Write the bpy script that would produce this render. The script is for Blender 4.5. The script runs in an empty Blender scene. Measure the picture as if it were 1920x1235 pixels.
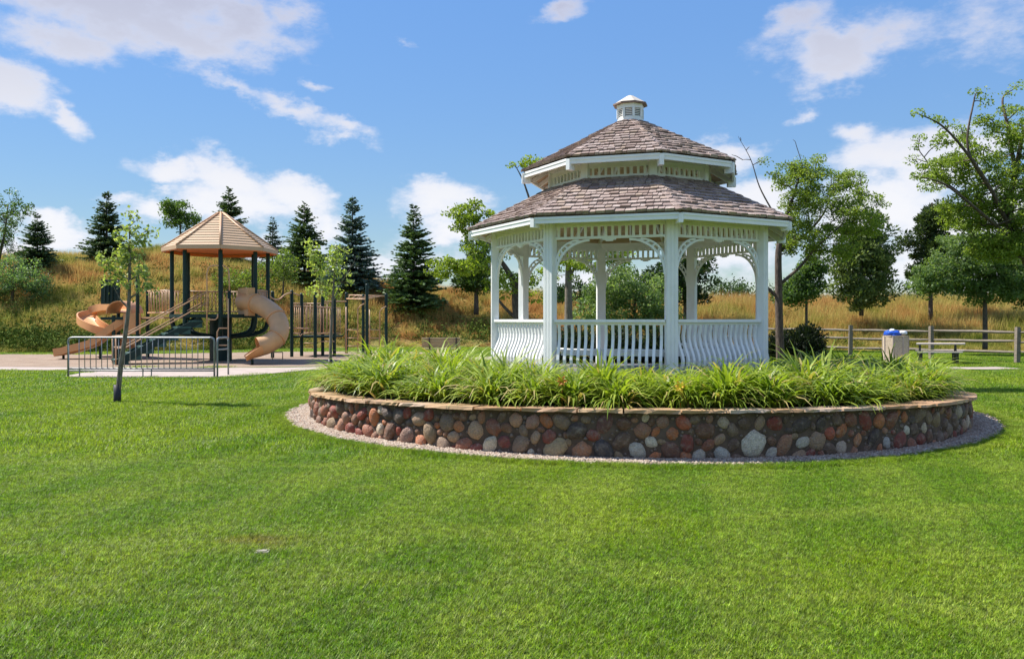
import bpy, math, random
import numpy as np
from mathutils import Matrix, Vector

random.seed(7)
rng = np.random.default_rng(11)
S = bpy.context.scene
COL = S.collection
R = math.radians
F = 1506.0          # focal length in photo pixels (1920 wide)
HZ = 598.0          # horizon row
EYE = 1.6

# ------------------------------------------------------------------ camera
cam_d = bpy.data.cameras.new('camera')
cam_d.sensor_width = 36.0
cam_d.lens = F / 1920 * 36.0
cam_d.shift_y = -(617.5 - HZ) / 1920
cam_d.clip_end = 3000
cam = bpy.data.objects.new('camera', cam_d)
cam.location = (0, 0, EYE)
cam.rotation_euler = (R(90), 0, 0)
COL.objects.link(cam)
S.camera = cam
S.view_settings.view_transform = 'Standard'
S.view_settings.look = 'None'
S.view_settings.gamma = 1.0
S.view_settings.use_curve_mapping = False
S.view_settings.exposure = 0.92

# ------------------------------------------------------------------ node helpers
def s2l(c):
    c = c / 255.0
    return c / 12.92 if c <= 0.04045 else ((c + 0.055) / 1.055) ** 2.4
def rgb(r, g, b): return (s2l(r), s2l(g), s2l(b), 1.0)

class NT:
    def __init__(s, tree): s.t = tree; s.n = tree.nodes; s.l = tree.links
    def node(s, typ, **kw):
        n = s.n.new(typ)
        for k, v in kw.items(): setattr(n, k, v)
        return n
    def set(s, sock, v):
        if hasattr(v, 'is_output'): s.l.new(v, sock)
        else: sock.default_value = v
    def math(s, op, a, b=0.0, c=0.0, clamp=False):
        n = s.node('ShaderNodeMath', operation=op, use_clamp=clamp)
        for i, v in enumerate((a, b, c)): s.set(n.inputs[i], v)
        return n.outputs[0]
    def vmath(s, op, a, b=(0, 0, 0)):
        n = s.node('ShaderNodeVectorMath', operation=op)
        s.set(n.inputs[0], a); s.set(n.inputs[1], b)
        return n.outputs['Value'] if op in ('LENGTH', 'DOT_PRODUCT') else n.outputs[0]
    def mix(s, f, a, b, mode='MIX'):
        n = s.node('ShaderNodeMix', data_type='RGBA', blend_type=mode)
        s.set(n.inputs[0], f); s.set(n.inputs[6], a); s.set(n.inputs[7], b)
        return n.outputs[2]
    def noise(s, vec, scale, detail=3.0, rough=0.55, dist=0.0):
        n = s.node('ShaderNodeTexNoise')
        if vec is not None: s.l.new(vec, n.inputs['Vector'])
        n.inputs['Scale'].default_value = scale; n.inputs['Detail'].default_value = detail
        n.inputs['Roughness'].default_value = rough; n.inputs['Distortion'].default_value = dist
        return n.outputs
    def ramp(s, f, stops, interp='LINEAR'):
        n = s.node('ShaderNodeValToRGB'); n.color_ramp.interpolation = interp
        e = n.color_ramp.elements
        while len(e) < len(stops): e.new(0.5)
        for el, (p, c) in zip(e, stops): el.position = p; el.color = c
        s.set(n.inputs[0], f)
        return n.outputs[0]
    def mapr(s, v, a, b, c=0.0, d=1.0, smooth=True):
        n = s.node('ShaderNodeMapRange', interpolation_type='SMOOTHSTEP' if smooth else 'LINEAR')
        for i, x in enumerate((v, a, b, c, d)): s.set(n.inputs[i], x)
        return n.outputs[0]
    def mapping(s, vec, loc=(0, 0, 0), rot=(0, 0, 0), sc=(1, 1, 1), typ='POINT'):
        n = s.node('ShaderNodeMapping', vector_type=typ)
        s.l.new(vec, n.inputs[0])
        for i, v in enumerate((loc, rot, sc)): n.inputs[i + 1].default_value = v
        return n.outputs[0]

# ------------------------------------------------------------------ sun and sky
SUN_DIR = Vector((-0.90, 0.30, 1.25)).normalized()      # towards the sun
sun_el = math.asin(SUN_DIR.z)
sun_az = math.atan2(SUN_DIR.x, SUN_DIR.y)
sd = bpy.data.lights.new('sun', 'SUN')
sd.energy = 4.25; sd.angle = R(0.5); sd.color = (1.0, 0.955, 0.87)
sun = bpy.data.objects.new('sun', sd)
sun.rotation_euler = (-SUN_DIR).to_track_quat('-Z', 'Y').to_euler()
sun.location = SUN_DIR * 60
COL.objects.link(sun)

world = bpy.data.worlds.new('World')
S.world = world
world.use_nodes = True
W = NT(world.node_tree)
W.n.clear()
sky = W.node('ShaderNodeTexSky', sky_type='NISHITA')
sky.sun_disc = False
sky.sun_elevation = sun_el
sky.sun_rotation = sun_az
sky.altitude = 200; sky.air_density = 1.0; sky.dust_density = 0.0; sky.ozone_density = 2.6
tc = W.node('ShaderNodeTexCoord')
gen = tc.outputs['Generated']
sep = W.node('ShaderNodeSeparateXYZ'); W.l.new(gen, sep.inputs[0])
azn = W.math('ARCTAN2', sep.outputs[0], sep.outputs[1])
eln = W.math('ARCSINE', sep.outputs[2])
comb = W.node('ShaderNodeCombineXYZ'); W.l.new(azn, comb.inputs[0]); W.l.new(eln, comb.inputs[1])
stretch = W.mapping(gen, sc=(1, 1, 1.9))
n1 = W.noise(stretch, 7.0, 7.0, 0.60)
n2 = W.noise(stretch, 26.0, 5.0, 0.62)
def cen(o, k):
    a = W.vmath('SUBTRACT', o, (0.5, 0.5, 0.5))
    n = W.node('ShaderNodeVectorMath', operation='SCALE'); W.l.new(a, n.inputs[0]); n.inputs[3].default_value = k
    return n.outputs[0]
pos = W.vmath('ADD', comb.outputs[0], W.vmath('ADD', cen(n1['Color'], 0.10), cen(n2['Color'], 0.030)))
def px2ang(px, py):
    a = math.atan((px - 960) / F)
    return a, math.atan((HZ - py) / F * math.cos(a))
# clouds: px, py, half width, half height (photo pixels), tilt in degrees (clockwise down), strength
CLOUDS = [(230, 5, 330, 80, 3, 1.0), (330, 60, 200, 60, 8, 1.0), (470, 50, 110, 70, 20, .9), (90, 60, 120, 50, 5, .85), (545, 20, 60, 60, 0, .7),
          (15, 170, 95, 50, 25, .95), (100, 218, 62, 30, 42, .8),
          (450, 165, 80, 20, 18, .55), (540, 212, 90, 24, 24, .64), (635, 252, 66, 24, 16, .64), (588, 168, 36, 18, 0, .55),
          (330, 315, 75, 32, 8, .9), (425, 330, 110, 52, 20, 1.0), (290, 378, 85, 34, 0, .95), (450, 385, 150, 50, 5, 1.0), (550, 380, 90, 50, 25, 1.0), (600, 420, 60, 40, 30, .8),
          (830, 385, 110, 48, 12, 1.0), (850, 430, 110, 40, 0, .8), (110, 435, 85, 34, 8, .95), (40, 470, 130, 36, 0, .8), (560, 470, 250, 30, 0, .55), (760, 490, 190, 32, 0, .6),
          (1062, 22, 60, 34, -15, .75), (790, 85, 32, 14, 10, .4), (1140, 232, 34, 14, 0, .4),
          (1575, 105, 120, 58, 0, .9), (1500, 50, 110, 40, -25, .5), (1680, 60, 170, 60, 0, .42), (1800, 60, 180, 60, 0, .3),
          (1505, 200, 45, 18, 0, .5), (1590, 250, 65, 34, 15, .8), (1690, 300, 150, 66, 8, 1.0), (1660, 390, 150, 70, 0, 1.0), (1800, 270, 120, 60, 0, .8), (1790, 420, 160, 70, 0, .9),
          (1375, 280, 80, 46, 10, .85), (1420, 380, 110, 60, 0, .9), (1380, 480, 150, 60, 0, .75), (1700, 500, 260, 60, 0, .8), (1130, 520, 300, 40, 0, .5)]
dens = None
for (cx, cy, a, b, tilt, st) in CLOUDS:
    az, el = px2ang(cx, cy)
    m = W.mapping(pos, loc=(az, el, 0), rot=(0, 0, R(-tilt)), sc=(1.10 * a / F, 1.10 * b / F, 1), typ='TEXTURE')
    flat = W.vmath('MULTIPLY', m, (1, 1, 0))
    d = W.math('MULTIPLY', W.math('SUBTRACT', 1.0, W.vmath('LENGTH', flat)), st)
    dens = d if dens is None else W.math('SMOOTH_MAX', dens, d, 0.15)
# the rest of the sky: unseen noise clouds, made denser and brighter to fill shade, fading in outside the part placed above
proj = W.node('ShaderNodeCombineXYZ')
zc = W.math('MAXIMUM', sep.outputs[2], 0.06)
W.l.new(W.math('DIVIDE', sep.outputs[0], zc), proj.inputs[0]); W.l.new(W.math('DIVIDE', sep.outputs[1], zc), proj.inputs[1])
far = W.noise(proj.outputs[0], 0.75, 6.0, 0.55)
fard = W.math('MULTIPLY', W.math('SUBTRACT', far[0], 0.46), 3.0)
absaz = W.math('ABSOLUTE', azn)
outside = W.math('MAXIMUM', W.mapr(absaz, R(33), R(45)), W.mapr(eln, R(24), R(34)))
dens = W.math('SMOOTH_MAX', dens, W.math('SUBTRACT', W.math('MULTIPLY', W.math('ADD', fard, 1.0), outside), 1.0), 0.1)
nf = W.noise(stretch, 15.0, 8.0, 0.62)
fluff = W.math('MULTIPLY', W.math('SUBTRACT', nf[0], 0.5), 1.25)
cover = W.mapr(W.math('ADD', dens, fluff), 0.06, 0.60)
thick = W.mapr(W.math('ADD', dens, W.math('MULTIPLY', fluff, 1.2)), 0.25, 0.85)
high = W.math('MULTIPLY', W.mapr(eln, R(6), R(23)), W.math('SUBTRACT', 1.0, W.math('MULTIPLY', outside, 0.6)))  # clouds out of view kept brighter, as fill for shaded faces
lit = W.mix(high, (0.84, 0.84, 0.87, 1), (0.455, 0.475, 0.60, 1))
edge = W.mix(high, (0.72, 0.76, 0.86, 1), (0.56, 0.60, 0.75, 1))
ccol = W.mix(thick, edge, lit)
# the clear sky
hs = W.node('ShaderNodeHueSaturation'); hs.inputs['Hue'].default_value = 0.503; hs.inputs['Saturation'].default_value = 1.16; hs.inputs['Value'].default_value = 1.0
lum = W.vmath('DOT_PRODUCT', sky.outputs[0], (0.25, 0.5, 0.25))
fac = W.math('POWER', W.math('DIVIDE', W.math('MAXIMUM', lum, 0.05), 3.5), -0.70)
evened = W.node('ShaderNodeVectorMath', operation='SCALE'); W.l.new(sky.outputs[0], evened.inputs[0]); W.l.new(fac, evened.inputs[3])
W.l.new(evened.outputs[0], hs.inputs['Color'])
bg_sky = W.node('ShaderNodeBackground'); W.l.new(hs.outputs[0], bg_sky.inputs[0]); bg_sky.inputs[1].default_value = 0.081
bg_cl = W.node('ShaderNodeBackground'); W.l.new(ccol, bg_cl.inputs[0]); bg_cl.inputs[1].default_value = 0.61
ms = W.node('ShaderNodeMixShader')
above = W.mapr(sep.outputs[2], 0.0, 0.02)
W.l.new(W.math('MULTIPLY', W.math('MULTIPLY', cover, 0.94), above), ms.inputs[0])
W.l.new(bg_sky.outputs[0], ms.inputs[1]); W.l.new(bg_cl.outputs[0], ms.inputs[2])
wo = W.node('ShaderNodeOutputWorld'); W.l.new(ms.outputs[0], wo.inputs[0])
try: world.cycles.sampling_method = 'MANUAL'; world.cycles.sample_map_resolution = 512
except Exception: pass

# ------------------------------------------------------------------ helpers for objects
def U(px, py, Y): return np.array([(px - 960) / F * Y, Y, EYE - (py - HZ) * Y / F])
def A(*v): return np.array(v, float)
def nrm(v): v = np.asarray(v, float); return v / (np.linalg.norm(v) + 1e-12)

WOFF = {}
def tag(o, label=None, cat=None, group=None, kind=None):
    if label: o['label'] = label
    if cat: o['category'] = cat
    if group: o['group'] = group
    if kind: o['kind'] = kind
    return o
def link(o, parent=None):
    COL.objects.link(o)
    if parent is not None:
        o.parent = parent
        o.matrix_parent_inverse = Matrix.Translation(-Vector(WOFF.get(parent.name, (0, 0, 0))))
    return o
def thing(name, loc, label, cat, group=None):
    o = bpy.data.objects.new(name, None)
    o.empty_display_size = 0.2
    o.location = loc
    COL.objects.link(o)
    WOFF[o.name] = tuple(loc)
    return tag(o, label, cat, group)

def mesh_np(name, V, faces, cols=None, smooth=False, mat=None):
    """faces: (N,k) array of one size."""
    V = np.asarray(V, np.float32).reshape(-1, 3); faces = np.asarray(faces, np.int32)
    me = bpy.data.meshes.new(name)
    n, k = faces.shape
    me.vertices.add(len(V)); me.vertices.foreach_set('co', V.ravel())
    me.loops.add(n * k); me.loops.foreach_set('vertex_index', faces.ravel())
    me.polygons.add(n)
    me.polygons.foreach_set('loop_start', np.arange(n, dtype=np.int32) * k)
    if smooth: me.polygons.foreach_set('use_smooth', np.ones(n, bool))
    if cols is not None:
        ca = me.attributes.new('tint', 'FLOAT_COLOR', 'POINT')
        c = np.ones((len(V), 4), np.float32); c[:, :3] = cols
        ca.data.foreach_set('color', c.ravel())
    me.update(calc_edges=True)
    if mat: me.materials.append(mat)
    return me

class MB:
    def __init__(s): s.v = []; s.f = []; s.t = []; s.tint = 0.5
    def add(s, V, Fs):
        o = len(s.v); s.v += [tuple(map(float, p)) for p in V]; s.f += [tuple(i + o for i in f) for f in Fs]
        s.t += [s.tint] * len(V); return s
    def box(s, c, X, Y, Z):
        c, X, Y, Z = map(lambda q: np.asarray(q, float), (c, X, Y, Z))
        V = [c + i * X + j * Y + k * Z for k in (-1, 1) for j in (-1, 1) for i in (-1, 1)]
        return s.add(V, [(0, 2, 3, 1), (4, 5, 7, 6), (0, 1, 5, 4), (2, 6, 7, 3), (0, 4, 6, 2), (1, 3, 7, 5)])
    def abox(s, lo, hi):
        lo = np.asarray(lo, float); hi = np.asarray(hi, float); h = (hi - lo) / 2
        return s.box((lo + hi) / 2, (h[0], 0, 0), (0, h[1], 0), (0, 0, h[2]))
    def bar(s, p, q, w, h, up=(0, 0, 1)):
        p = np.asarray(p, float); q = np.asarray(q, float); d = nrm(q - p)
        sd_ = np.cross(d, up)
        if np.linalg.norm(sd_) < 1e-6: sd_ = np.cross(d, (1, 0, 0))
        sd_ = nrm(sd_); u = nrm(np.cross(sd_, d))
        return s.box((p + q) / 2, (q - p) / 2, sd_ * w / 2, u * h / 2)
    def tube(s, P, r, n=8, cap=True, closed=False):
        P = [np.asarray(p, float) for p in P]; m = len(P)
        rr = [r] * m if np.isscalar(r) else list(r)
        T = [nrm(P[min(i + 1, m - 1)] - P[max(i - 1, 0)]) for i in range(m)]
        a = np.cross(T[0], (0, 0, 1))
        if np.linalg.norm(a) < 1e-3: a = np.cross(T[0], (1, 0, 0))
        a = nrm(a); V = []
        for i in range(m):
            a = nrm(a - T[i] * np.dot(a, T[i])); b = np.cross(T[i], a)
            for k in range(n):
                t = 2 * math.pi * k / n
                V.append(P[i] + rr[i] * (math.cos(t) * a + math.sin(t) * b))
        Fs = [(i * n + k, i * n + (k + 1) % n, (i + 1) * n + (k + 1) % n, (i + 1) * n + k) for i in range(m - 1) for k in range(n)]
        if cap: Fs += [tuple(range(n))[::-1], tuple(range((m - 1) * n, m * n))]
        return s.add(V, Fs)
    def sweep(s, prof, P, up=(0, 0, 1), ups=None, closed=True, cap=True):
        """prof: list of (side, up) pairs"""
        P = [np.asarray(p, float) for p in P]; m = len(P); n = len(prof); V = []
        for i in range(m):
            T = nrm(P[min(i + 1, m - 1)] - P[max(i - 1, 0)])
            u0 = np.asarray(ups[i] if ups is not None else up, float)
            sd_ = nrm(np.cross(T, u0)); u = nrm(np.cross(sd_, T))
            V += [P[i] + a * sd_ + b * u for a, b in prof]
        Fs = [(i * n + k, i * n + (k + 1) % n, (i + 1) * n + (k + 1) % n, (i + 1) * n + k) for i in range(m - 1) for k in range(n if closed else n - 1)]
        if cap: Fs += [tuple(range(n))[::-1], tuple(range((m - 1) * n, m * n))]
        return s.add(V, Fs)
    def prism(s, poly, z0, z1):
        n = len(poly)
        V = [(x, y, z0) for x, y in poly] + [(x, y, z1) for x, y in poly]
        return s.add(V, [tuple(range(n))[::-1], tuple(range(n, 2 * n))] + [(i, (i + 1) % n, n + (i + 1) % n, n + i) for i in range(n)])
    def lathe(s, c, prof, n=16):
        c = np.asarray(c, float); m = len(prof)
        V = [c + A(r * math.cos(2 * math.pi * k / n), r * math.sin(2 * math.pi * k / n), z) for r, z in prof for k in range(n)]
        return s.add(V, [(i * n + k, i * n + (k + 1) % n, (i + 1) * n + (k + 1) % n, (i + 1) * n + k) for i in range(m - 1) for k in range(n)])
    def mesh(s, name, mat, smooth=False):
        me = bpy.data.meshes.new(name); me.from_pydata(s.v, [], s.f)
        if len(set(s.t)) > 1:
            at = me.attributes.new('tint', 'FLOAT_COLOR', 'POINT')
            c = np.ones((len(s.v), 4), np.float32); c[:, :3] = np.array(s.t, np.float32)[:, None]
            at.data.foreach_set('color', c.ravel())
        me.materials.append(mat)
        if smooth: me.polygons.foreach_set('use_smooth', np.ones(len(me.polygons), bool))
        me.update(); return me
    def build(s, name, mat, parent=None, smooth=False, label=None, kind=None, autosmooth=None):
        me = s.mesh(name, mat, smooth or autosmooth is not None)
        if autosmooth is not None:
            try: me.set_sharp_from_angle(angle=R(autosmooth))
            except Exception: pass
        o = bpy.data.objects.new(name, me); link(o, parent)
        return tag(o, label, kind=kind)
def obj(name, me, parent=None, loc=None, rot=None, scale=None, mat=None):
    o = bpy.data.objects.new(name, me)
    if mat is not None: o.matrix_world = mat
    if loc is not None: o.location = loc
    if rot is not None: o.rotation_euler = rot
    if scale is not None: o.scale = scale
    link(o, parent)
    return o
def spline(P, n=8):
    """Catmull-Rom through P"""
    P = [np.asarray(p, float) for p in P]; Q = [2 * P[0] - P[1]] + P + [2 * P[-1] - P[-2]]; out = []
    for i in range(1, len(Q) - 2):
        for k in range(n):
            t = k / n
            out.append(0.5 * (2 * Q[i] + (Q[i + 1] - Q[i - 1]) * t + (2 * Q[i - 1] - 5 * Q[i] + 4 * Q[i + 1] - Q[i + 2]) * t * t + (3 * Q[i] - Q[i - 1] - 3 * Q[i + 1] + Q[i + 2]) * t ** 3))
    return out + [P[-1]]

# ------------------------------------------------------------------ materials
def new_mat(name):
    m = bpy.data.materials.new(name); m.use_nodes = True
    t = NT(m.node_tree); t.n.clear()
    out = t.node('ShaderNodeOutputMaterial')
    return m, t, out
def pbsdf(t, out, col, rough=0.6, bump=None, bstr=0.3, bdist=0.01, metal=0.0, spec=0.5):
    p = t.node('ShaderNodeBsdfPrincipled')
    t.set(p.inputs['Base Color'], col); t.set(p.inputs['Roughness'], rough)
    p.inputs['Metallic'].default_value = metal; p.inputs['Specular IOR Level'].default_value = spec
    if bump is not None:
        b = t.node('ShaderNodeBump'); b.inputs['Strength'].default_value = bstr; b.inputs['Distance'].default_value = bdist
        t.set(b.inputs['Height'], bump); t.l.new(b.outputs[0], p.inputs['Normal'])
    t.l.new(p.outputs[0], out.inputs[0]); return p
def wpos(t): return t.node('ShaderNodeNewGeometry').outputs['Position']
def ocoord(t): return t.node('ShaderNodeTexCoord').outputs['Object']

def simple(name, c, rough=0.5, var=0.12, scale=6.0, metal=0.0, spec=0.5, bstr=0.15, grime=None):
    m, t, out = new_mat(name)
    p = wpos(t); n = t.noise(p, scale, 4.0)
    lo = tuple(x * (1 - var) for x in c[:3]) + (1,); hi = tuple(min(1, x * (1 + var)) for x in c[:3]) + (1,)
    col = t.ramp(n[0], [(0.3, lo), (0.7, hi)])
    if grime:
        g = t.noise(p, scale * 0.35, 6.0, 0.65)
        col = t.mix(t.mapr(g[0], 0.52, 0.75, 0, 0.6), col, grime)
    pbsdf(t, out, col, rough, t.noise(p, scale * 12, 3.0)[0], bstr, 0.004, metal, spec)
    return m
white_paint = simple('white_paint', (0.86, 0.86, 0.85, 1), 0.45, 0.03, 5, grime=(0.70, 0.69, 0.66, 1))
green_metal = simple('dark_green_metal', (0.008, 0.030, 0.026, 1), 0.5, 0.15, 3, spec=0.3)
tread_green = simple('dark_green_tread', (0.018, 0.080, 0.068, 1), 0.5, 0.15, 3)
tread_lit = simple('lit_green_tread', (0.10, 0.17, 0.155, 1), 0.5, 0.25, 6)  # paler green standing in for light caught on the tread tops
tan_metal = simple('tan_painted_metal', (0.56, 0.34, 0.19, 1), 0.42, 0.08, 4)
tan_plastic = simple('tan_plastic', (0.62, 0.31, 0.13, 1), 0.42, 0.09, 1.6, spec=.35)
tan_bleached = simple('sun_bleached_tan_plastic', (0.57, 0.325, 0.15, 1), 0.45, 0.12, 2.0, grime=(0.56, 0.40, 0.25, 1))
orange_plastic = simple('orange_plastic', (0.72, 0.20, 0.045, 1), 0.45, 0.06, 2)
roof_plastic = simple('tan_roof_plastic', (0.53, 0.355, 0.21, 1), 0.5, 0.06, 1.5, grime=(0.45, 0.32, 0.21, 1))
cupola_cap = simple('pale_cupola_cap', (0.60, 0.53, 0.44, 1), 0.6, 0.10, 9, grime=(0.42, 0.36, 0.30, 1))
cover_m = simple('dull_cover', (0.27, 0.245, 0.20, 1), 0.9, 0.25, 30)
rib_plastic = simple('roof_rib_plastic', (0.47, 0.27, 0.14, 1), 0.5, 0.06, 1.5)
grey_deck = simple('grey_painted_deck', (0.16, 0.155, 0.15, 1), 0.7, 0.2, 5)
galv = simple('galvanised_steel', (0.25, 0.26, 0.26, 1), 0.45, 0.15, 8, metal=0.5)
black_metal = simple('black_metal', (0.02, 0.02, 0.02, 1), 0.4, 0.2, 5)
black_plastic = simple('black_plastic', (0.012, 0.012, 0.013, 1), 0.5, 0.2, 5)
concrete = simple('concrete', (0.40, 0.325, 0.28, 1), 0.85, 0.15, 2.5, bstr=0.3, grime=(0.29, 0.235, 0.21, 1))
aggregate = simple('exposed_aggregate', (0.46, 0.37, 0.27, 1), 0.9, 0.3, 30, bstr=0.6)
blue_bag = simple('blue_plastic_bag', (0.02, 0.09, 0.52, 1), 0.25, 0.3, 12)
white_bag = simple('white_plastic_bag', (0.75, 0.76, 0.80, 1), 0.3, 0.05, 8)
pale_wood = simple('brown_recycled_plank', (0.34, 0.26, 0.15, 1), 0.6, 0.14, 5)
table_top = simple('pale_table_top', (0.62, 0.52, 0.44, 1), 0.5, 0.08, 5)

def grey_wood():
    m, t, out = new_mat('weathered_fence_wood')
    v = t.mapping(wpos(t), sc=(3, 3, 22)); n = t.noise(v, 2.0, 5.0, 0.6)
    col = t.ramp(n[0], [(0.3, (0.13, 0.10, 0.075, 1)), (0.55, (0.22, 0.18, 0.14, 1)), (0.75, (0.32, 0.27, 0.22, 1))])
    pbsdf(t, out, col, 0.85, n[0], 0.5, 0.01); return m
fence_wood = grey_wood()
def deck_wood():
    m, t, out = new_mat('tan_roof_boards')
    v = t.mapping(wpos(t), sc=(6, 6, 60)); n = t.noise(v, 1.0, 4.0, 0.6)
    col = t.ramp(n[0], [(0.3, (0.42, 0.29, 0.17, 1)), (0.7, (0.60, 0.45, 0.29, 1))])
    pbsdf(t, out, col, 0.75, n[0], 0.3, 0.01); return m
roof_boards = deck_wood()
def shingle_mat():
    m, t, out = new_mat('weathered_cedar_shingle')
    oi = t.node('ShaderNodeObjectInfo'); at = t.node('ShaderNodeAttribute', attribute_name='tint')
    r = t.math('FRACT', t.math('ADD', oi.outputs['Random'], at.outputs['Fac']))
    base = t.ramp(r, [(0.0, (0.26, 0.180, 0.150, 1)), (0.25, (0.34, 0.252, 0.215, 1)), (0.5, (0.40, 0.305, 0.268, 1)), (0.75, (0.46, 0.365, 0.325, 1)), (0.9, (0.42, 0.315, 0.24, 1)), (1.0, (0.30, 0.222, 0.20, 1))])
    p = wpos(t); n = t.noise(p, 9.0, 6.0, 0.65); g = t.noise(t.mapping(p, sc=(40, 40, 6)), 1.0, 3.0)
    col = t.mix(t.mapr(n[0], 0.45, 0.75, 0, 0.55), base, (0.13, 0.085, 0.06, 1))
    col = t.mix(t.mapr(g[0], 0.35, 0.7, 0.0, 0.35), col, (0.11, 0.08, 0.07, 1))
    pbsdf(t, out, col, 0.85, g[0], 0.6, 0.006); return m
shingle = shingle_mat()
def stone_mat():
    m, t, out = new_mat('field_stone')
    oi = t.node('ShaderNodeObjectInfo')
    p = wpos(t); n = t.noise(p, 16.0, 5.0, 0.62); n2_ = t.noise(p, 70.0, 3.0, 0.6)
    col = t.mix(t.mapr(n[0], 0.38, 0.68, 0, 0.75), oi.outputs['Color'], t.mix(0.5, oi.outputs['Color'], (0.30, 0.20, 0.14, 1)))
    col = t.mix(t.mapr(n[0], 0.5, 0.8, 0, 0.35), col, (0.55, 0.48, 0.42, 1))
    col = t.mix(t.mapr(n2_[0], 0.35, 0.65, 0, 0.4), col, (0.06, 0.04, 0.035, 1))
    pbsdf(t, out, col, 0.62, t.math('ADD', n[0], t.math('MULTIPLY', n2_[0], 0.6)), 0.8, 0.03); return m
stone_m = stone_mat()
mortar = simple('brown_mortar', (0.095, 0.060, 0.042, 1), 0.9, 0.4, 9, bstr=0.8, grime=(0.15, 0.115, 0.09, 1))
def flag_mat():
    m, t, out = new_mat('flagstone')
    oi = t.node('ShaderNodeObjectInfo')
    base = t.ramp(oi.outputs['Random'], [(0, (0.43, 0.265, 0.135, 1)), (.3, (0.46, 0.31, 0.17, 1)), (.5, (0.40, 0.21, 0.10, 1)), (.75, (0.50, 0.38, 0.28, 1)), (1, (0.43, 0.235, 0.11, 1))])
    p = wpos(t); n = t.noise(p, 7.0, 6.0, 0.65); n2_ = t.noise(p, 30, 4)
    col = t.mix(t.mapr(n[0], 0.45, 0.7, 0, 0.7), base, (0.40, 0.22, 0.11, 1))
    col = t.mix(t.mapr(n2_[0], 0.55, 0.75, 0, 0.5), col, (0.16, 0.10, 0.07, 1))
    pbsdf(t, out, col, 0.8, n2_[0], 0.5, 0.01); return m
flag_m = flag_mat()

def leaf_mat(name, trans=0.35, rough=0.45, boost=1.0, spec=0.4):
    """colour comes from each leaf's own tint"""
    m, t, out = new_mat(name)
    at = t.node('ShaderNodeAttribute', attribute_name='tint')
    p = t.node('ShaderNodeBsdfPrincipled'); p.inputs['Roughness'].default_value = rough
    p.inputs['Specular IOR Level'].default_value = spec
    t.l.new(at.outputs['Color'], p.inputs['Base Color'])
    tr = t.node('ShaderNodeBsdfTranslucent')
    c = t.mix(1.0, at.outputs['Color'], (1.5, 1.6, 0.55, 1), 'MULTIPLY'); t.l.new(c, tr.inputs[0])
    ms_ = t.node('ShaderNodeMixShader'); ms_.inputs[0].default_value = trans
    t.l.new(p.outputs[0], ms_.inputs[1]); t.l.new(tr.outputs[0], ms_.inputs[2]); t.l.new(ms_.outputs[0], out.inputs[0])
    return m
leaf = leaf_mat('leaf', 0.42, spec=0.2)
needle = leaf_mat('needle', 0.1, 0.55, spec=0.3)
pine_needle = leaf_mat('pine_needle', 0.28, 0.5, spec=0.25)
lily_leaf = leaf_mat('daylily_leaf', 0.35, 0.42, spec=0.38)
def bark_mat(name, a, b):
    m, t, out = new_mat(name)
    v = t.mapping(wpos(t), sc=(9, 9, 2.2)); n = t.noise(v, 3.0, 6.0, 0.65)
    col = t.ramp(n[0], [(0.35, a), (0.7, b)])
    pbsdf(t, out, col, 0.9, n[0], 0.8, 0.02); return m
bark = bark_mat('grey_brown_bark', (0.045, 0.032, 0.024, 1), (0.17, 0.125, 0.095, 1))
bark_pale = bark_mat('pale_bark', (0.10, 0.08, 0.06, 1), (0.27, 0.23, 0.19, 1))

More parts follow.
